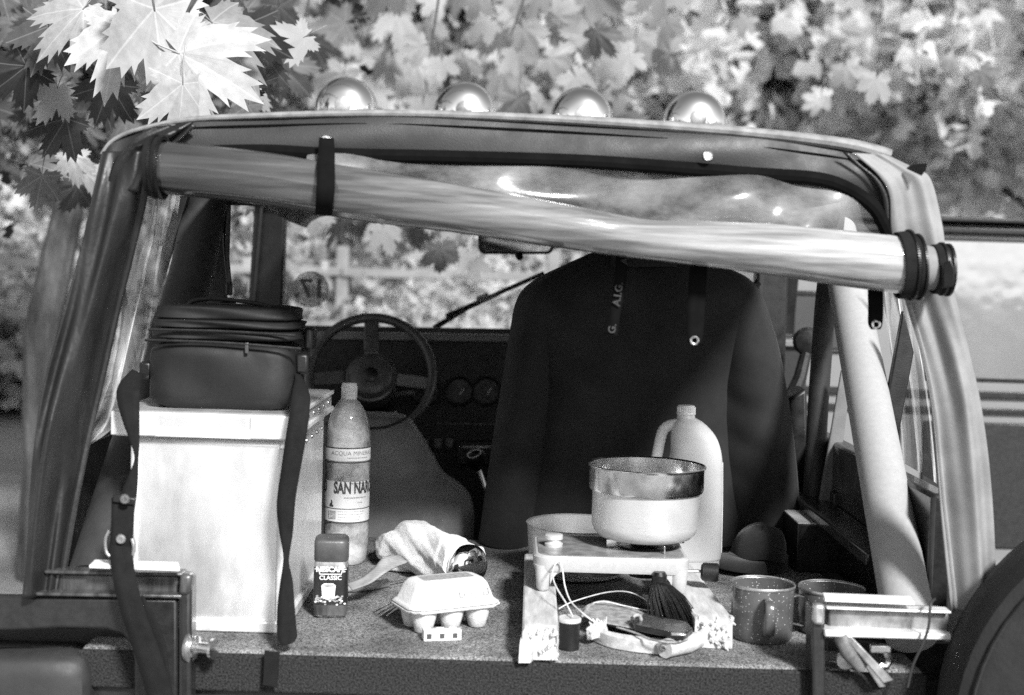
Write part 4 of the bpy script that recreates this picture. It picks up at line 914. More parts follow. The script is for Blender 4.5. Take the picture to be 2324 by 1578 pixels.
def dashes(py, a0, a1, n, hh, seed):      # print too fine to read
    rd = random.Random(seed); a = a0
    while a < a1:
        w_ = rd.uniform(.02, .09); bm_ = MB(); z = zz(py)
        bm_.grid([[V((bp.x + math.sin(a + w_ * k / 3) * R1, bp.y - math.cos(a + w_ * k / 3) * R1, z + s * hh)) for k in range(4)] for s in (-1, 1)])
        obj('fine_print', bm_, 'inkgrey', btl, 0); a += w_ + rd.uniform(.012, .03)
dashes(1033, .1, 1.1, 1, .0010, 1); dashes(1090, .3, 1.0, 1, .0013, 2); dashes(1122, 0, 1.0, 1, .0012, 3); dashes(1133, .6, .8, 1, .001, 4)
for k in range(4): dashes(1153 + k * 6, -.25, .95 - .1 * k, 1, .0006, 10 + k)
for k in range(12):
    a = -.75 + k * .032; obj('bar_mark', MB().box((bp.x + math.sin(a) * R1, bp.y - math.cos(a) * R1, zz(1161)), (.0009 + .0008 * (k % 3), .0006, zz(1152) - zz(1170))), 'inkgrey', btl, 0)
for k, (dx, dz, w_) in enumerate(((.0, .005, .0016), (.001, .002, .0024), (-.0005, -.001, .0034), (-.003, -.0035, .002), (.001, -.0045, .004), (0, -.0062, .006))):
    obj('emblem', wrap(MB().prism([V((dx + w_ * math.cos(q), dz + .0016 * math.sin(q), 0)) for q in [i_ / 8 * 6.283 for i_ in range(8)]], (0, 0, .0003)), (bp.x, bp.y, 0), R1, zz(1135), -.6), 'ink', btl, 0)

# ------------------------------------------------------------------ instant coffee jar
jp = onz(745, 1404, DZ); jw = 40 * mpp(jp.y); jp = jp + V((0, jw * .9, 0))
jar = thing('coffee_jar', (jp.x, jp.y, DZ), 'small square jar of instant coffee with black lid, at the foot of the water bottle', 'jar')
def jz(py): return A(745, py, jp.y - jw).z
jr = Matrix.Rotation(RAD(5), 4, 'Z')
def jput(mb):
    mb.v = [V((jp.x, jp.y, 0)) + jr @ (p - V((jp.x, jp.y, 0))) for p in mb.v]; return mb
jt = jz(1274) - DZ
obj('glass', jput(MB().lathe([(jw * .8, .001), (jw * .95, .004), (jw * .93, .012), (jw * .97, .02), (jw * .97, jt - .008), (jw * .93, jt), (jw * .88, jt + .004)], (jp.x, jp.y, DZ), 48, power=5)), 'jarglass', jar, 60)
obj('coffee', jput(MB().lathe([(jw * .85, .005), (jw * .9, .02), (jw * .9, jt * .8), (jw * .2, jt * .82)], (jp.x, jp.y, DZ), 40, power=5)), 'felt', jar, 60)
obj('lid', jput(MB().lathe([(jw * .95, jt - .002), (jw * .99, jt), (jw * .99, jz(1234) - DZ), (jw * .95, jz(1229) - DZ), (jw * .8, jz(1225) - DZ), (jw * .2, jz(1225) - DZ)], (jp.x, jp.y, DZ), 48, power=5)), 'wheelrim', jar, 50)
obj('label', jput(MB().lathe([(jw * .985, .026), (jw * .985, jt - .015)], (jp.x, jp.y, DZ), 48, power=6, cap0=False, cap1=False)), 'darklabel', jar)
obj('neck_sheen', jput(MB().lathe([(jw * .972, jt - .013), (jw * .975, jt - .008), (jw * .94, jt - .0005)], (jp.x, jp.y, DZ), 48, power=5, cap0=False, cap1=False)), 'galv', jar)  # pale band painted in for the reflection on the glass shoulder
obj('base_sheen', jput(MB().lathe([(jw * .955, .006), (jw * .94, .012), (jw * .975, .02), (jw * .975, .024)], (jp.x, jp.y, DZ), 48, power=5, cap0=False, cap1=False)), 'galvdark', jar)  # grey band painted in for the sheen of the bottom glass
n_ = (jr.to_3x3() @ V((0, -1, 0))); ex = jr.to_3x3() @ RT; fc = V((jp.x, jp.y, 0)) + n_ * (jw * .992)
def jtx(n, mb, dx, py, m): return obj(n, put(mb, fc + ex * dx + UP * (jz(py)), ex, UP, n_), m, jar, 0)
jtx('lettering', text_mb('NESCAFÉ', .0125, .0003, .0005), 0, 1293, 'white')
jtx('lettering', text_mb('CLASSIC', .0105, .0003, .0002), -.0, 1312, 'white')
jtx('label_line', MB().prism([(-.028, .0, 0), (-.021, 0, 0), (-.018, -.009, 0), (.018, -.009, 0), (.021, 0, 0), (.028, 0, 0), (.028, -.0012, 0), (.022, -.0012, 0), (.019, -.0105, 0), (-.019, -.0105, 0), (-.022, -.0012, 0), (-.028, -.0012, 0)], (0, 0, .0004)), 0, 1291, 'white')
jtx('printed_cup', MB().prism([(-.0125, .010, 0), (-.0105, -.014, 0), (.0105, -.014, 0), (.0125, .010, 0), (.008, .0138, 0), (-.008, .0138, 0)], (0, 0, .0003)), -.003, 1342, 'label')
jtx('printed_cup', MB().prism([(.0098 * math.cos(q), .0098 + .003 * math.sin(q), .0004) for q in [k / 16 * 6.283 for k in range(16)]], (0, 0, .0003)), -.003, 1342, 'inkgrey')
rj = random.Random(3)
for k in range(60):
    x, y = rj.uniform(-.026, .026), rj.gauss(0, .0036)
    jtx('printed_bean', MB().prism([(x + .0022 * math.cos(q), y + .0015 * math.sin(q) + .0006 * k % .001, 0) for q in [i / 7 * 6.283 + k for i in range(7)]], (0, 0, .0004 + .00002 * k)), 0, 1362, rj.choice(('inkgrey', 'label', 'leatherpale')))
# ------------------------------------------------------------------ towel round a steel flask
fl0, fl1 = A(935, 1240, 2.72), A(1062, 1250, 2.55)
fl0.z = fl1.z = DZ + .047
fx = (fl1 - fl0).normalized(); fs = fx.cross(UP).normalized()
flask = thing('steel_flask', ((fl0 + fl1) / 2).xy.to_3d() + V((0, 0, DZ)), 'polished steel flask lying in the white towel', 'flask')
obj('body', MB().path([fl0, fl0 + fx * .02, fl1 - fx * .004, fl1], [.03, .037, .038, .037], 40), 'steel', flask, 60)
obj('base_ring', MB().lathe([(.04, -.012), (.043, -.011), (.044, -.002), (.041, .003), (.034, .009), (.022, .0135), (.008, .0155), (.001, .0156)], fl1 + fx * .006, 48, fx), 'chrome', flask, 60)
tw_ = thing('towel', (fl0.x, fl0.y, DZ), 'white towel wrapped round the steel flask', 'towel')
R = []
for i in range(80):
    v = i / 79; c = fl0.lerp(fl1, -.55 + 1.5 * v); c.z = DZ + .048 - .03 * max(0, .35 - v) * 2
    env = min(1, .45 + v * 2.2); rg = []
    for k in range(80):
        a = 2 * math.pi * k / 80
        q = (.05 + .004 * math.sin(3 * a + v * 6) + .002 * math.sin(v * 13 + a * 2) + .0025 * math.sin(7 * a + v * 15) + .0008 * math.sin(11 * a - v * 31) + .0006 * math.sin(17 * a + v * 47)) * env
        if v > .9: q = max(q * .93, .0435)
        p = c + fs * math.cos(a) * q * 1.05 + UP * math.sin(a) * q * (1.0 if math.sin(a) > 0 else .95)
        p.z = max(p.z, DZ + .003 + .002 * math.sin(k)); rg.append(p)
    R.append(rg)
obj('wrap', MB().rings(R), 'towel', tw_, 70)
def pad_(name, pts, Y0, h, m, par, z0=DZ, seed=0):
    """soft folded layer lying flat: outline given on the deck in pixels"""
    P = [onz(x, y, z0) for x, y in pts]; c = sum(P, V((0, 0, 0))) / len(P); R = []
    for s, z in ((.97, .001), (1.0, .3), (1.0, .7), (.95, .97), (.6, 1.0), (.2, .98)):
        R.append([c + (p - c) * s + UP * h * (z + (.1 * math.sin(i * 1.7 + seed) if z > .5 else 0)) for i, p in enumerate(P)])
    return obj(name, MB().rings(R), m, par, 70, sub=1)
pad_('fold', [(856, 1292), (875, 1278), (930, 1262), (1000, 1262), (1040, 1270), (1034, 1296), (990, 1306), (930, 1304), (880, 1302)], 0, .022, 'towel', tw_, seed=1)
pad_('fold', [(846, 1264), (862, 1246), (900, 1238), (930, 1244), (935, 1268), (900, 1280), (866, 1284)], 0, .03, 'towel', tw_, DZ + .012, seed=2)
rib = loft([(788, 1326, 2.42), (820, 1314, 2.42), (850, 1290, 2.44), (872, 1266, 2.46), (905, 1262, 2.5)], [(800, 1342, 2.4), (840, 1326, 2.4), (872, 1304, 2.42), (895, 1290, 2.45), (925, 1278, 2.48)], 6, 30)
for p in rib.v: p.z = max(p.z, DZ + .004)
sp_ = obj('cloth_band', rib, 'strapgrey', None, solid=.003); tag(sp_, 'grey fabric band trailing from the towel towards the coffee jar', 'band')
# knife, fork
def dk(px, py, h=.006): return onz(px, py, DZ + h)
kn = thing('kitchen_knife', dk(840, 1330, 0), 'small knife with grey wooden handle behind the coffee jar', 'knife')
obj('handle', MB().path(cat([dk(780, 1336, .009), dk(810, 1333, .009), dk(850, 1328, .009), dk(874, 1324, .009), dk(879, 1323, .009)], 16), [.008] * 3 + [.0095] * 6 + [.0085] * 5 + [.006, .004], 16), 'leatherpale', kn)
obj('blade', MB().prism([dk(878, 1321, .012), dk(935, 1311, .012), dk(932, 1315, .004), dk(878, 1326, .006)], (0, .0012, .001)), 'steel', kn, bevel=.0003)
fk = thing('fork', dk(875, 1375, 0), 'metal fork half under the egg box', 'fork')
obj('neck', MB().prism([dk(893, 1366, .004), dk(960, 1330, .006), dk(966, 1336, .006), dk(900, 1374, .004)], (0, 0, .002)), 'steel', fk, bevel=.0006)
for k, (a, b_) in enumerate((((850, 1386), (893, 1364)), ((858, 1391), (897, 1369)), ((866, 1395), (900, 1374)), ((878, 1397), (904, 1379)))):
    obj('tine', MB().path([dk(*a, .008), dk((a[0] + b_[0]) / 2, (a[1] + b_[1]) / 2, .003), dk(*b_, .005)], [.0008, .0014, .0016], 6), 'steel', fk)

# ------------------------------------------------------------------ egg box
FZ = DZ + .046
P0, P1 = onz(937, 1388, FZ), onz(1137, 1367, FZ)
ex = (P1 - P0); L = ex.length; ex.normalize(); ey = UP.cross(ex); Wd = .098
egg = thing('egg_box', (P0 + ex * L / 2 + ey * Wd / 2).xy.to_3d() + V((0, 0, DZ)), 'grey-white pulp box for six eggs, closed', 'egg box')
ec = (P0 + ex * L / 2 + ey * Wd / 2); ec.z = 0
def rrect(hx, hy, z, r, n=6, wob=0):
    out = []
    for sx, sy, a0 in ((1, -1, -90), (1, 1, 0), (-1, 1, 90), (-1, -1, 180)):
        for k in range(n + 1):
            a = RAD(a0 + 90 * k / n); out.append(ec + ex * (sx * (hx - r) + r * math.cos(a)) + ey * (sy * (hy - r) + r * math.sin(a)) + UP * (z + wob * math.sin(k * 2.1 + a0)))
    return out
h = (L / 2, Wd / 2)
obj('lid', MB().rings([rrect(h[0] + .002, h[1] + .002, FZ - .001, .02, wob=.0008), rrect(h[0] - .003, h[1] - .003, FZ + .002, .018), rrect(h[0] - .007, h[1] - .007, FZ + .006, .016), rrect(h[0] - .016, h[1] - .014, FZ + .03, .014),
                      rrect(h[0] - .022, h[1] - .02, FZ + .038, .014), rrect(h[0] - .028, h[1] - .026, FZ + .04, .012), rrect(.01, .008, FZ + .0395, .004)], cap0=False), 'pulp', egg, 60, solid=.0018)
obj('flange', MB().rings([rrect(h[0] - .006, h[1] - .006, FZ - .007, .018), rrect(h[0] + .003, h[1] + .003, FZ - .006, .02, wob=.001), rrect(h[0] + .004, h[1] + .004, FZ - .003, .02, wob=.001), rrect(h[0] - .004, h[1] - .004, FZ - .002, .018)]), 'pulp', egg, 60)
for i in (-1, 0, 1):
    for j in (-1, 1):
        c = ec + ex * i * L * .305 + ey * j * Wd * .235
        obj('egg_cup', MB().lathe([(.012, DZ + .001), (.015, DZ + .003), (.0195, DZ + .02), (.0235, DZ + .036), (.0245, FZ - .005)], c, 20), 'pulp', egg, 60)
obj('print_patch', MB().rings([rrect(h[0] - .036, h[1] - .032, FZ + .0415, .004), rrect(h[0] - .036, h[1] - .032, FZ + .042, .004)]), 'inkgrey', egg, 0)
nn = (-ey * .93 + UP * .36).normalized(); upv = nn.cross(ex) * -1; upv = -upv if upv.z < 0 else upv
fc0 = ec - ey * (h[1] - .0098) + UP * (FZ + .019)
for k, (dx, wv, hv) in enumerate(((.012, .011, .014), (.036, .014, .017), (.058, .011, .013))):
    for s in (1, .72):
        o_ = [(dx + wv / 2 * s * math.copysign(min(1, abs(math.cos(q)) * 1.35), math.cos(q)), hv / 2 * s * math.copysign(min(1, abs(math.sin(q)) * 1.35), math.sin(q))) for q in [i / 20 * 6.283 for i in range(20)]]
        mb = MB().path([fc0 + ex * a + upv * b_ + nn * .0012 for a, b_ in o_ + o_[:1]], .0006, 5); obj('embossed_mark', mb, 'inkgrey', egg)
# checkered matchbox
mb0 = onz(1001, 1456, DZ); mc = V((mb0.x, mb0.y + .012, DZ))
mx = (onz(1043, 1454, DZ) - onz(958, 1457, DZ)); ml = mx.length; mx.normalize(); my = UP.cross(mx)
Rm = Matrix((mx, my, UP)).transposed()
mbx = thing('matchbox', mc, 'small white box with black squares in front of the egg box', 'matchbox')
obj('carton', MB().box(mc + UP * .0095, (ml, .022, .018), Rm), 'label', mbx, bevel=.0008)
for k in range(3): obj('printed_square', MB().box(mc - my * .0112 + mx * (-ml * .36 + k * ml * .345) + UP * .0088, (ml * .13, .0006, .0085), Rm), 'ink', mbx, 0)
for k in range(3): obj('printed_square', MB().box(mc + my * .004 + mx * (-ml * .19 + k * ml * .345 - .001) + UP * .0188, (ml * .13, .008, .0005), Rm), 'inkgrey', mbx, 0)

# ------------------------------------------------------------------ two lengths of timber and the camping stove
TZ = DZ + .052
def timber(name, x0, x1, y0, y1, label, seed, skew=0):
    rnd = random.Random(seed); o = thing(name, ((x0 + x1) / 2, (y0 + y1) / 2, DZ), label, 'timber', 'timbers under the stove')
    n = 9; R = []
    for j, y in enumerate((y0 + .0, y0 + .01, y0 + .025, y0 + .06, (y0 + y1) / 2, y1)):
        k_ = skew * (1 - (y - y0) / (y1 - y0)); rg = []
        for x, z in ((x0, DZ + .001), (x0, TZ - .002), (x0 + .003, TZ), (x0 + (x1 - x0) * .5, TZ), (x1 - .003, TZ), (x1, TZ - .002), (x1, DZ + .001), (x0 + (x1 - x0) * .5, DZ + .001)):
            jag = rnd.uniform(-.02, .012) if j == 0 else 0
            rg.append(V((x + k_, y + jag + (.012 * (TZ - z) / .05 * 0), z - (rnd.uniform(0, .006) if j == 0 and z > DZ + .03 else 0))))
        R.append(rg)
    obj('beam', MB().rings(R), 'wood', o, 25)
    for k in range(30):
        x = rnd.uniform(x0 + .002, x1 - .002) + skew; z = rnd.uniform(DZ + .006, TZ - .003); l = rnd.uniform(.006, .022)
        obj('splinter', MB().path([V((x, y0 + .012, z)), V((x + rnd.uniform(-.003, .003), y0 - l * .5, z + rnd.uniform(-.003, .002))), V((x + rnd.uniform(-.006, .006), y0 - l, z - rnd.uniform(0, .006)))], [.0055, .004, .0012], 5), 'woodend', o)
    return o
a0, a1 = onz(1165, 1432, TZ), onz(1248, 1440, TZ); b0 = onz(1192, 1286, TZ)
t1 = timber('timber', b0.x, b0.x + .058, a0.y + .03, 2.66, 'pale timber offcut under the stove leg nearest the egg box', 4, -.008)
obj('split_end', MB().rings([[V((b0.x - .008, a0.y + .035, DZ + .05)), V((b0.x + .016, a0.y + .035, DZ + .05)), V((b0.x + .016, a0.y + .035, DZ + .001)), V((b0.x - .008, a0.y + .035, DZ + .001))],
                            [V((b0.x - .012, a0.y + .008, DZ + .028)), V((b0.x + .010, a0.y + .01, DZ + .03)), V((b0.x + .006, a0.y + .0, DZ + .001)), V((b0.x - .013, a0.y - .002, DZ + .001))]]), 'wood', t1, 25)
c0 = onz(1560, 1340, TZ)
t2 = timber('timber', c0.x - .028, c0.x + .036, onz(1600, 1400, TZ).y, 2.62, 'pale timber offcut under the stove leg nearest the plastic jug', 9, .016)

# stove
sL, sR = A(1212, 1250, 2.36), A(1564, 1275, 2.36); SZ = TZ + .066
yf, yb = 2.335, 2.53
stv = thing('camping_stove', ((sL.x + sR.x) / 2, (yf + yb) / 2, TZ), 'grey cast camping stove standing on two timbers', 'stove')
sx0, sx1 = sL.x, sR.x
def hull(x0, x1, y0, y1, z, r, n=8):
    out = []
    for sx, sy, a0_ in ((1, -1, -90), (1, 1, 0), (-1, 1, 90), (-1, -1, 180)):
        for k in range(n + 1):
            a = RAD(a0_ + 90 * k / n); out.append(V(((x0 + x1) / 2 + sx * ((x1 - x0) / 2 - r) + r * math.cos(a), (y0 + y1) / 2 + sy * ((y1 - y0) / 2 - r) + r * math.sin(a), z)))
    return out
obj('top_plate', MB().rings([hull(sx0 + .002, sx1 - .002, yf + .002, yb - .002, SZ - .028, .028), hull(sx0, sx1, yf, yb, SZ - .022, .03), hull(sx0, sx1, yf, yb, SZ - .004, .03), hull(sx0 + .004, sx1 - .004, yf + .004, yb - .004, SZ, .028)]), 'enamelgrey', stv, 40)
M['stovetop'] = mat('worn stove top', .3, .35, .3, var=.3, vs=30, bump=.2, bs=300)
obj('top_face', MB().rings([hull(sx0 + .008, sx1 - .008, yf + .008, yb - .008, SZ + .0005, .026), hull(sx0 + .009, sx1 - .009, yf + .009, yb - .009, SZ + .0012, .025)]), 'stovetop', stv, 0)
def leg(x0, x1, y0, y1):
    rs = [hull(x0, x1, y0, y1, SZ - .018, .012, 5), hull(x0 + .002, x1 - .002, y0 + .001, y1 - .001, SZ - .04, .012, 5), hull(x0 + .004, x1 - .004, y0 + .002, y1 - .003, TZ + .006, .011, 5), hull(x0 + .008, x1 - .008, y0 + .006, y1 - .006, TZ + .001, .008, 5)]
    return obj('leg', MB().rings(rs), 'enamelgrey', stv, 50)
leg(sx0 + .002, sx0 + .034, yf + .002, yf + .045); leg(sx0 + .002, sx0 + .034, yb - .045, yb - .002); leg(sx1 - .036, sx1 - .002, yf + .002, yf + .045); leg(sx1 - .036, sx1 - .002, yb - .045, yb - .002)
for s, xx in ((1, sx0 + .03), (-1, sx1 - .032)):   # arch fillets between the skirt and the front legs
    pl = [V((xx, yf + .004, SZ - .026)), V((xx + s * .03, yf + .004, SZ - .026))] + [V((xx + s * .03 * (1 - math.sin(RAD(q))), yf + .004, SZ - .026 - .03 * (1 - math.cos(RAD(q))))) for q in (20, 40, 60, 80)] + [V((xx, yf + .004, SZ - .056))]
    obj('arch', MB().prism(pl, (0, .014, 0)), 'enamelgrey', stv, bevel=.002)
vk = A(1258, 1225, 2.4)
obj('filler_cap', MB().lathe([(.016, 0), (.017, .006), (.013, .008), (.012, .012), (.0165, .014), (.0165, .021), (.014, .023), (.001, .023)], (vk.x, 2.42, SZ + .001), 28), 'potalu', stv, 50)
pcx = A(1463, 1200, 2.45).x
PC = V((pcx + .003, 2.45, SZ))
bn = obj('burner', MB().lathe([(.03, -.055), (.034, -.05), (.03, -.02), (.036, -.012), (.04, .001), (.03, .004), (.01, .003)], PC, 28), 'black', stv, 50)
obj('burner_ring', MB().lathe([(.05, .0016), (.056, .0045), (.062, .0016)], PC, 40, cap0=False, cap1=False), 'black', stv)
obj('burner_well', MB().lathe([(.001, .0025), (.05, .0025)], PC, 40, cap0=False, cap1=False), 'black', stv)
for a in (20, 110, 200, 290): obj('pot_support', MB().box(PC + V((math.cos(RAD(a)) * .055, math.sin(RAD(a)) * .055, .009)), (.05, .003, .014), Matrix.Rotation(RAD(a), 3, 'Z')), 'steel', stv, bevel=.0008)
kz = A(1600, 1297, 2.4)
obj('valve_shaft', MB().path([V((sx1 - .03, 2.4, kz.z)), V((kz.x - .005, 2.4, kz.z))], .003, 10), 'steel', stv)
obj('control_knob', MB().lathe([(.001, -.016), (.012, -.016), (.0165, -.012), (.0175, .012), (.015, .016), (.001, .016)], V((kz.x + .008, 2.395, kz.z)), 14, (1, -.2, 0)), 'black', stv, 30)
obj('gas_pipe', MB().path([V((sx0 + .04, 2.43, SZ - .035)), V((sx1 - .04, 2.43, SZ - .035))], .007, 12), 'paint', stv)
obj('gas_tank', MB().lathe([(.02, -.055), (.055, -.05), (.066, -.04), (.066, -.03), (.05, -.022), (.01, -.02)], (A(1345, 1290, 2.45).x, 2.455, SZ), 40), 'galvdark', stv, 50)
# pot
PZ = SZ + .0165
pot = thing('aluminium_pot', (pcx, 2.45, PZ), 'aluminium cooking pot with shiny collar standing on the stove', 'pot')
pr, pb = 135 * mpp(2.45), 122 * mpp(2.45)
pz1, pz2 = A(1463, 1112, 2.45).z - PZ, A(1463, 1055, 2.45).z - PZ
pc = V((pcx, 2.45, PZ))
obj('body', MB().lathe([(.001, 0), (pb * .72, 0), (pb * .86, .004), (pb * .95, .013), (pb, .026), (pb, pz1 - .004), (pb * 1.015, pz1), (pb * .98, pz1 + .003), (pb * .97, .03), (pb * .9, .012), (pb * .7, .005), (.001, .004)], pc, 72), 'potalu', pot, 40)
obj('collar', MB().lathe([(pb * 1.0, pz1), (pr * .955, pz1 + .001), (pr * .968, pz1 + .005), (pr * .97, pz2 - .004), (pr * .995, pz2 - .002), (pr, pz2), (pr * .99, pz2 + .0015), (pr * .96, pz2 - .001), (pr * .955, pz1 + .006), (pb * .98, pz1 + .003)], pc, 72, cap0=False, cap1=False), 'steel', pot, 40)
# tin plate behind the stove
tp = V((A(1312, 1200, 2.72).x, 2.72, DZ)); rim_z = A(1290, 1190, 2.72).z - DZ
pan = tag(obj('round_tin', MB().lathe([(.08, .002), (.094, .006), (.1, .02), (.105, rim_z), (.108, rim_z + .003), (.103, rim_z + .001), (.096, .02), (.085, .006), (.001, .005)], tp, 56), 'potalu', None, 40), 'pale round tin standing behind the stove', 'tin')

# ------------------------------------------------------------------ plastic jug
gp = onz(1590, 1320, DZ); gy = gp.y + .05
jug = thing('plastic_jug', (A(1575, 1200, gy).x, gy, DZ), 'milky plastic jug with handle and screw cap behind the pot', 'jug')
jrows = [(948, 1538, 1577, gy, .02), (952, 1536, 1584, gy, .024), (960, 1528, 1597, gy, .032), (978, 1523, 1615, gy, .04), (1000, 1522, 1628, gy, .045), (1030, 1521, 1636, gy, .049), (1060, 1512, 1638, gy, .051), (1085, 1494, 1638, gy, .052), (1120, 1488, 1638, gy, .052),
         (1200, 1488, 1636, gy, .052), (1260, 1488, 1634, gy, .052), (1264, 1490, 1631, gy, .051), (1290, 1490, 1629, gy, .051), (1305, 1495, 1622, gy, .048), (1312, 1504, 1610, gy, .042)]
obj('body', slab(jrows, 60, 44, 3.0), 'jug', jug, 60)
obj('handle', MB().path(cat(pp((1545, 962, gy), (1522, 965, gy), (1506, 976, gy), (1498, 1000, gy), (1492, 1030, gy), (1487, 1060, gy), (1490, 1095, gy), (1510, 1110, gy)), 26), [.009] + [.0115] * 24 + [.01], 16), 'jug', jug, 60)
obj('seam', MB().path(cat(pp((1640, 1050, gy), (1639.5, 1150, gy), (1637, 1255, gy)), 12), .0012, 6), 'jug', jug)
jn = A(1557, 945, gy)
obj('neck', MB().lathe([(.019, -.012), (.0185, .004), (.017, .006)], jn, 32), 'jug', jug)
jc = obj('cap', MB().lathe([(.0195, .004), (.02, .006), (.0195, .008), (.0185, .009), (.0182, .02), (.016, .023), (.001, .023)], jn, 32), 'white', jug)
for k in range(26):
    a = k / 26 * 6.283; obj('cap_rib', MB().box(jn + V((math.cos(a) * .0186, math.sin(a) * .0186, .0145)), (.0012, .0012, .01)), 'white', jc, 0)

# ------------------------------------------------------------------ enamel mugs
def mug(px, rim_py, base_py, rpx, label, hang, name='enamel_mug'):
    b_ = onz(px, base_py, DZ); r = rpx * mpp(b_.y + .05); c = V((b_.x, b_.y + r, DZ)); h_ = A(px, rim_py, c.y).z - DZ
    o = thing(name, c, label, 'mug', 'enamel mugs')
    obj('cup', MB().lathe([(.001, .002), (r * .88, .001), (r * .93, .005), (r * .95, .012), (r * .965, h_ - .006), (r * .955, h_ - .004), (r * .93, .012), (r * .88, .006), (.001, .005)], c, 56), 'enamel', o, 40)
    obj('rim', MB().lathe([(r * .965, h_ - .006), (r * .99, h_ - .005), (r, h_ - .0025), (r * .985, h_), (r * .955, h_ - .002)], c, 56, cap0=False, cap1=False), 'galv', o, 60)
    d = V((math.sin(hang), -math.cos(hang), 0)); s = V((d.y, -d.x, 0)); rows = []
    for q, z in cat([(r * .96, h_ * .8), (r * 1.2, h_ * .83), (r * 1.42, h_ * .74), (r * 1.46, h_ * .5), (r * 1.34, h_ * .28), (r * .95, h_ * .2)], 24):
        p = c + d * q + UP * z; rows.append([p - s * .008, p - s * .004 + d * .0012, p + s * .004 + d * .0012, p + s * .008])
    obj('handle', MB().grid(rows), 'enamel', o, 60, solid=.0025); return o
mug(1741, 1322, 1468, 74, 'dark speckled enamel mug with its handle towards the viewer', -.02)
mug(1902, 1332, 1455, 77, 'dark speckled enamel mug half hidden behind the corner rail', -1.3)

# ------------------------------------------------------------------ small things under the stove
fp = onz(1292, 1480, DZ); fr = 25 * mpp(fp.y); fc_ = V((fp.x, fp.y + fr, DZ))
fm = thing('film_canister', fc_, 'black film canister with grey lid below the stove', 'canister')
obj('tub', MB().lathe([(fr * .9, 0), (fr * .95, .001), (fr * .97, .046), (fr * .6, .046)], fc_, 32), 'black', fm)
obj('lid', MB().lathe([(fr * 1.0, .046), (fr * 1.06, .047), (fr * 1.06, .052), (fr * .98, .0535), (fr * .8, .0525), (.001, .0525)], fc_, 32), 'aluedge', fm)
cdn = thing('cord', dk(1290, 1380, 0), 'thin pale cord looped over the stove edge into the film canister area', 'cord')
obj('strand', MB().path(cat(pp((1300, 1400, 2.16), (1285, 1370, 2.19), (1262, 1332, 2.24), (1254, 1305, 2.28), (1258, 1285, 2.31), (1268, 1274, 2.325), (1276, 1290, 2.325), (1282, 1330, 2.29), (1295, 1365, 2.25), (1320, 1390, 2.2), (1345, 1410, 2.19)), 60), .0014, 8), 'cord', cdn)
c2 = MB().path(cat([dk(1268, 1382, .008), dk(1300, 1366, .02), dk(1370, 1346, .04), dk(1420, 1343, .045), dk(1460, 1358, .04), dk(1482, 1380, .035), dk(1470, 1386, .034), dk(1420, 1376, .036), dk(1370, 1366, .04), dk(1335, 1374, .03), dk(1318, 1392, .01)], 60), .0013, 8)
tag(obj('cord', c2, 'cord', None), 'long pale cord curving over the leather pouch', 'cord')
# leather pouch: two dark leaves, one slightly open
pch = thing('leather_pouch', dk(1450, 1430, 0), 'dark leather tool pouch lying open under the stove', 'pouch')
def leafy(name, top, m, z0, z1, th):
    P = [onz(x, y, DZ + z0 + (z1 - z0) * k / max(1, len(top) - 1)) for k, (x, y) in enumerate(top)]
    return obj(name, MB().prism(P, (0, 0, th)), m, pch, 30, bevel=.002)
leafy('flap', [(1320, 1400), (1336, 1376), (1370, 1368), (1430, 1384), (1480, 1404), (1490, 1440), (1440, 1430), (1380, 1418)], 'leatherpale', .03, .03, .003)
leafy('pocket', [(1325, 1402), (1400, 1430), (1450, 1450), (1520, 1462), (1560, 1448), (1560, 1420), (1500, 1400), (1400, 1385)], 'leather', .012, .012, .016)
leafy('pocket', [(1430, 1412), (1470, 1408), (1560, 1424), (1572, 1440), (1552, 1454), (1500, 1444), (1440, 1432)], 'leather', .034, .034, .01)
obj('stitching', MB().path(cat([dk(1400, 1424, .031), dk(1440, 1436, .031), dk(1480, 1452, .031), dk(1530, 1458, .031), dk(1562, 1450, .031)], 20), .0018, 6), 'leatherpale', pch)
obj('flap_edge', MB().path(cat([dk(1322, 1398, .034), dk(1340, 1374, .034), (dk(1375, 1366, .034)), dk(1430, 1382, .034), dk(1482, 1402, .034)], 20), .0025, 6), 'leatherpale', pch)
obj('buckle', MB().box(dk(1540, 1440, .048), (.024, .008, .003)), 'steel', pch, bevel=.001)
obj('loop', MB().path(cat([dk(1436, 1410, .04), dk(1440, 1398, .052), dk(1452, 1398, .05), dk(1456, 1414, .04)], 14), .003, 8), 'leatherpale', pch)
# bristle brush hanging below the burner
br_ = thing('bristle_brush', dk(1530, 1430, 0), 'dark bristle brush standing under the stove', 'brush')
top = A(1496, 1318, 2.33); rb_ = random.Random(12); hair = MB()
for k in range(240):
    a, q = rb_.uniform(0, 6.283), rb_.random() ** .5
    s = top + V((math.cos(a) * .012 * q, math.sin(a) * .009 * q, 0)); e = dk(1536, 1420, .03) + V((math.cos(a) * .042 * q + rb_.gauss(0, .003), math.sin(a) * .022 * q, rb_.uniform(-.01, .014)))
    hair.path([s, s.lerp(e, .5) + V((.004 * math.cos(a), .003, .004)), e], [.0013, .0013, .0006], 4)
hr = obj('bristles', hair, 'leather', br_); hr['kind'] = 'stuff'
obj('ferrule', MB().lathe([(.013, -.012), (.014, .01), (.01, .016)], top, 24, cap0=False), 'black', br_)
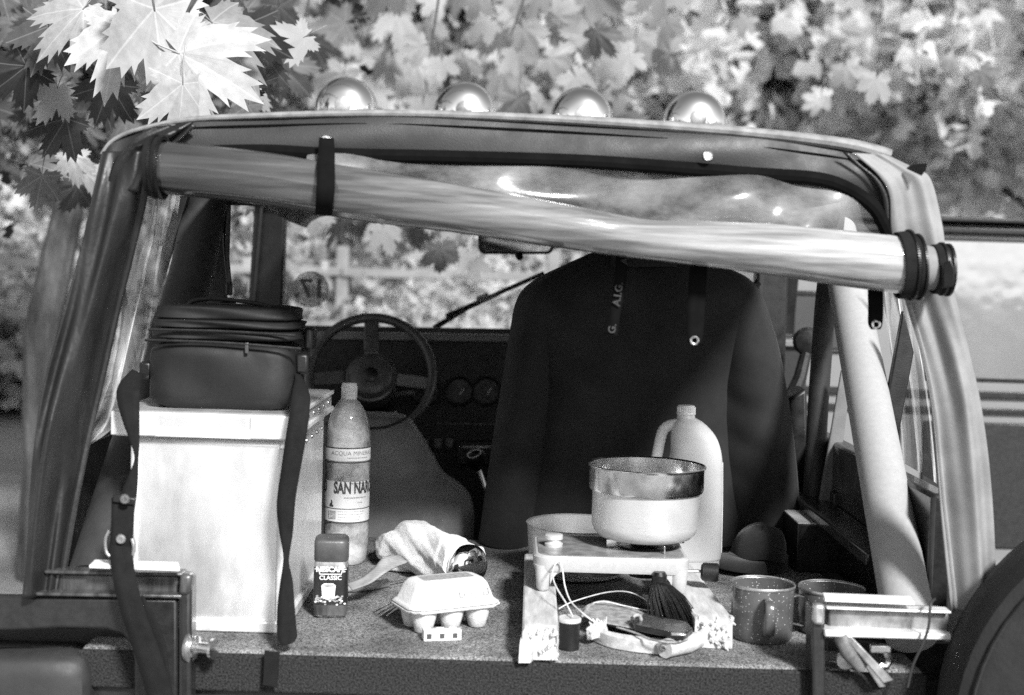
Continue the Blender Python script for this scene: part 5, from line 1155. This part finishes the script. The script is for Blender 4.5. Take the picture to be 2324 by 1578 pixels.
# broken slat in front
sl = thing('broken_slat', dk(1430, 1470, 0), 'broken pale wooden slat lying at the deck edge', 'slat')
def strip(name, pts_, hh, th, m, par):
    P = cat(pts_, 20); R = []
    for x, y in P:
        b_ = onz(x, y, DZ + .001); R.append([b_, b_ + UP * hh, b_ + V((0, th, hh + .002)), b_ + V((0, th, .001))])
    return obj(name, MB().rings(R), m, par, 25, bevel=.0015)
strip('strip', [(1346, 1456), (1380, 1470), (1430, 1480), (1504, 1488)], .022, .018, 'wood', sl)
rs = random.Random(8)
for k in range(7):
    x = 1343 + k * 5; b_ = dk(x, 1446 - k * 2, .018); obj('splinter', MB().path([b_ + V((0, .01, -.004)), b_ + V((rs.uniform(-.006, .002), .006, .012)), b_ + V((rs.uniform(-.01, .004), .004, .02 + rs.uniform(0, .012)))], [.008, .006, .001], 5), 'woodend', sl)
s2_ = thing('bark_curl', dk(1548, 1468, 0), 'short pale curled piece of wood beside the broken slat', 'wood')
obj('curl', MB().path([dk(1508, 1473, .017), dk(1530, 1467, .017), dk(1560, 1460, .018), dk(1584, 1452, .018)], [.016, .0165, .017, .014], 20, flat=.95), 'wood', s2_, 40)
obj('torn_edge', MB().path([dk(1506, 1462, .014), dk(1504, 1470, .024), dk(1509, 1479, .01), dk(1512, 1483, .003)], .004, 6), 'woodend', s2_)

# ------------------------------------------------------------------ right rear of the deck: black box, cap
q0 = onz(1810, 1187, DZ + .107)
bb = thing('black_box', (q0.x + .11, q0.y + .075, DZ), 'low black box with grey fabric top beside the pale roll bar', 'box')
obj('carcass', MB().box((q0.x + .11, q0.y + .078, DZ + .053), (.22, .156, .104)), 'black', bb, bevel=.003)
obj('top_panel', MB().box((q0.x + .11, q0.y + .078, DZ + .106), (.218, .154, .0035)), 'boxtop', bb, bevel=.001)
hc = A(1722, 1240, 2.82); hc.z = DZ
hat = thing('peaked_cap', hc, 'dark felt cap lying behind the mugs', 'cap')
R = []
for j in range(14):
    v = j / 13; a = v * math.pi / 2
    R.append([hc + V((math.cos(t_) * .058 * math.cos(a) ** .6 + .006 * v, math.sin(t_) * .075 * math.cos(a) ** .6,   .03 + .062 * math.sin(a) + .006 * math.sin(3 * t_ + v * 4))) for t_ in [k / 32 * 6.283 for k in range(32)]])
obj('crown', MB().rings(R), 'felt', hat, 60)
obj('band', MB().lathe([(.06, 0), (.063, .002), (.063, .032), (.058, .034)], hc + V((0, 0, .001)), 36), 'felt', hat)
rows = []
for i in range(20):
    a = RAD(175 + i * 95 / 19); d = V((math.cos(a), math.sin(a), 0)); rows.append([hc + d * .058 + UP * .03, hc + d * .085 + UP * .026, hc + d * (.112) + UP * (.012)])
obj('peak', MB().grid(rows), 'felt', hat, 60, solid=.003)
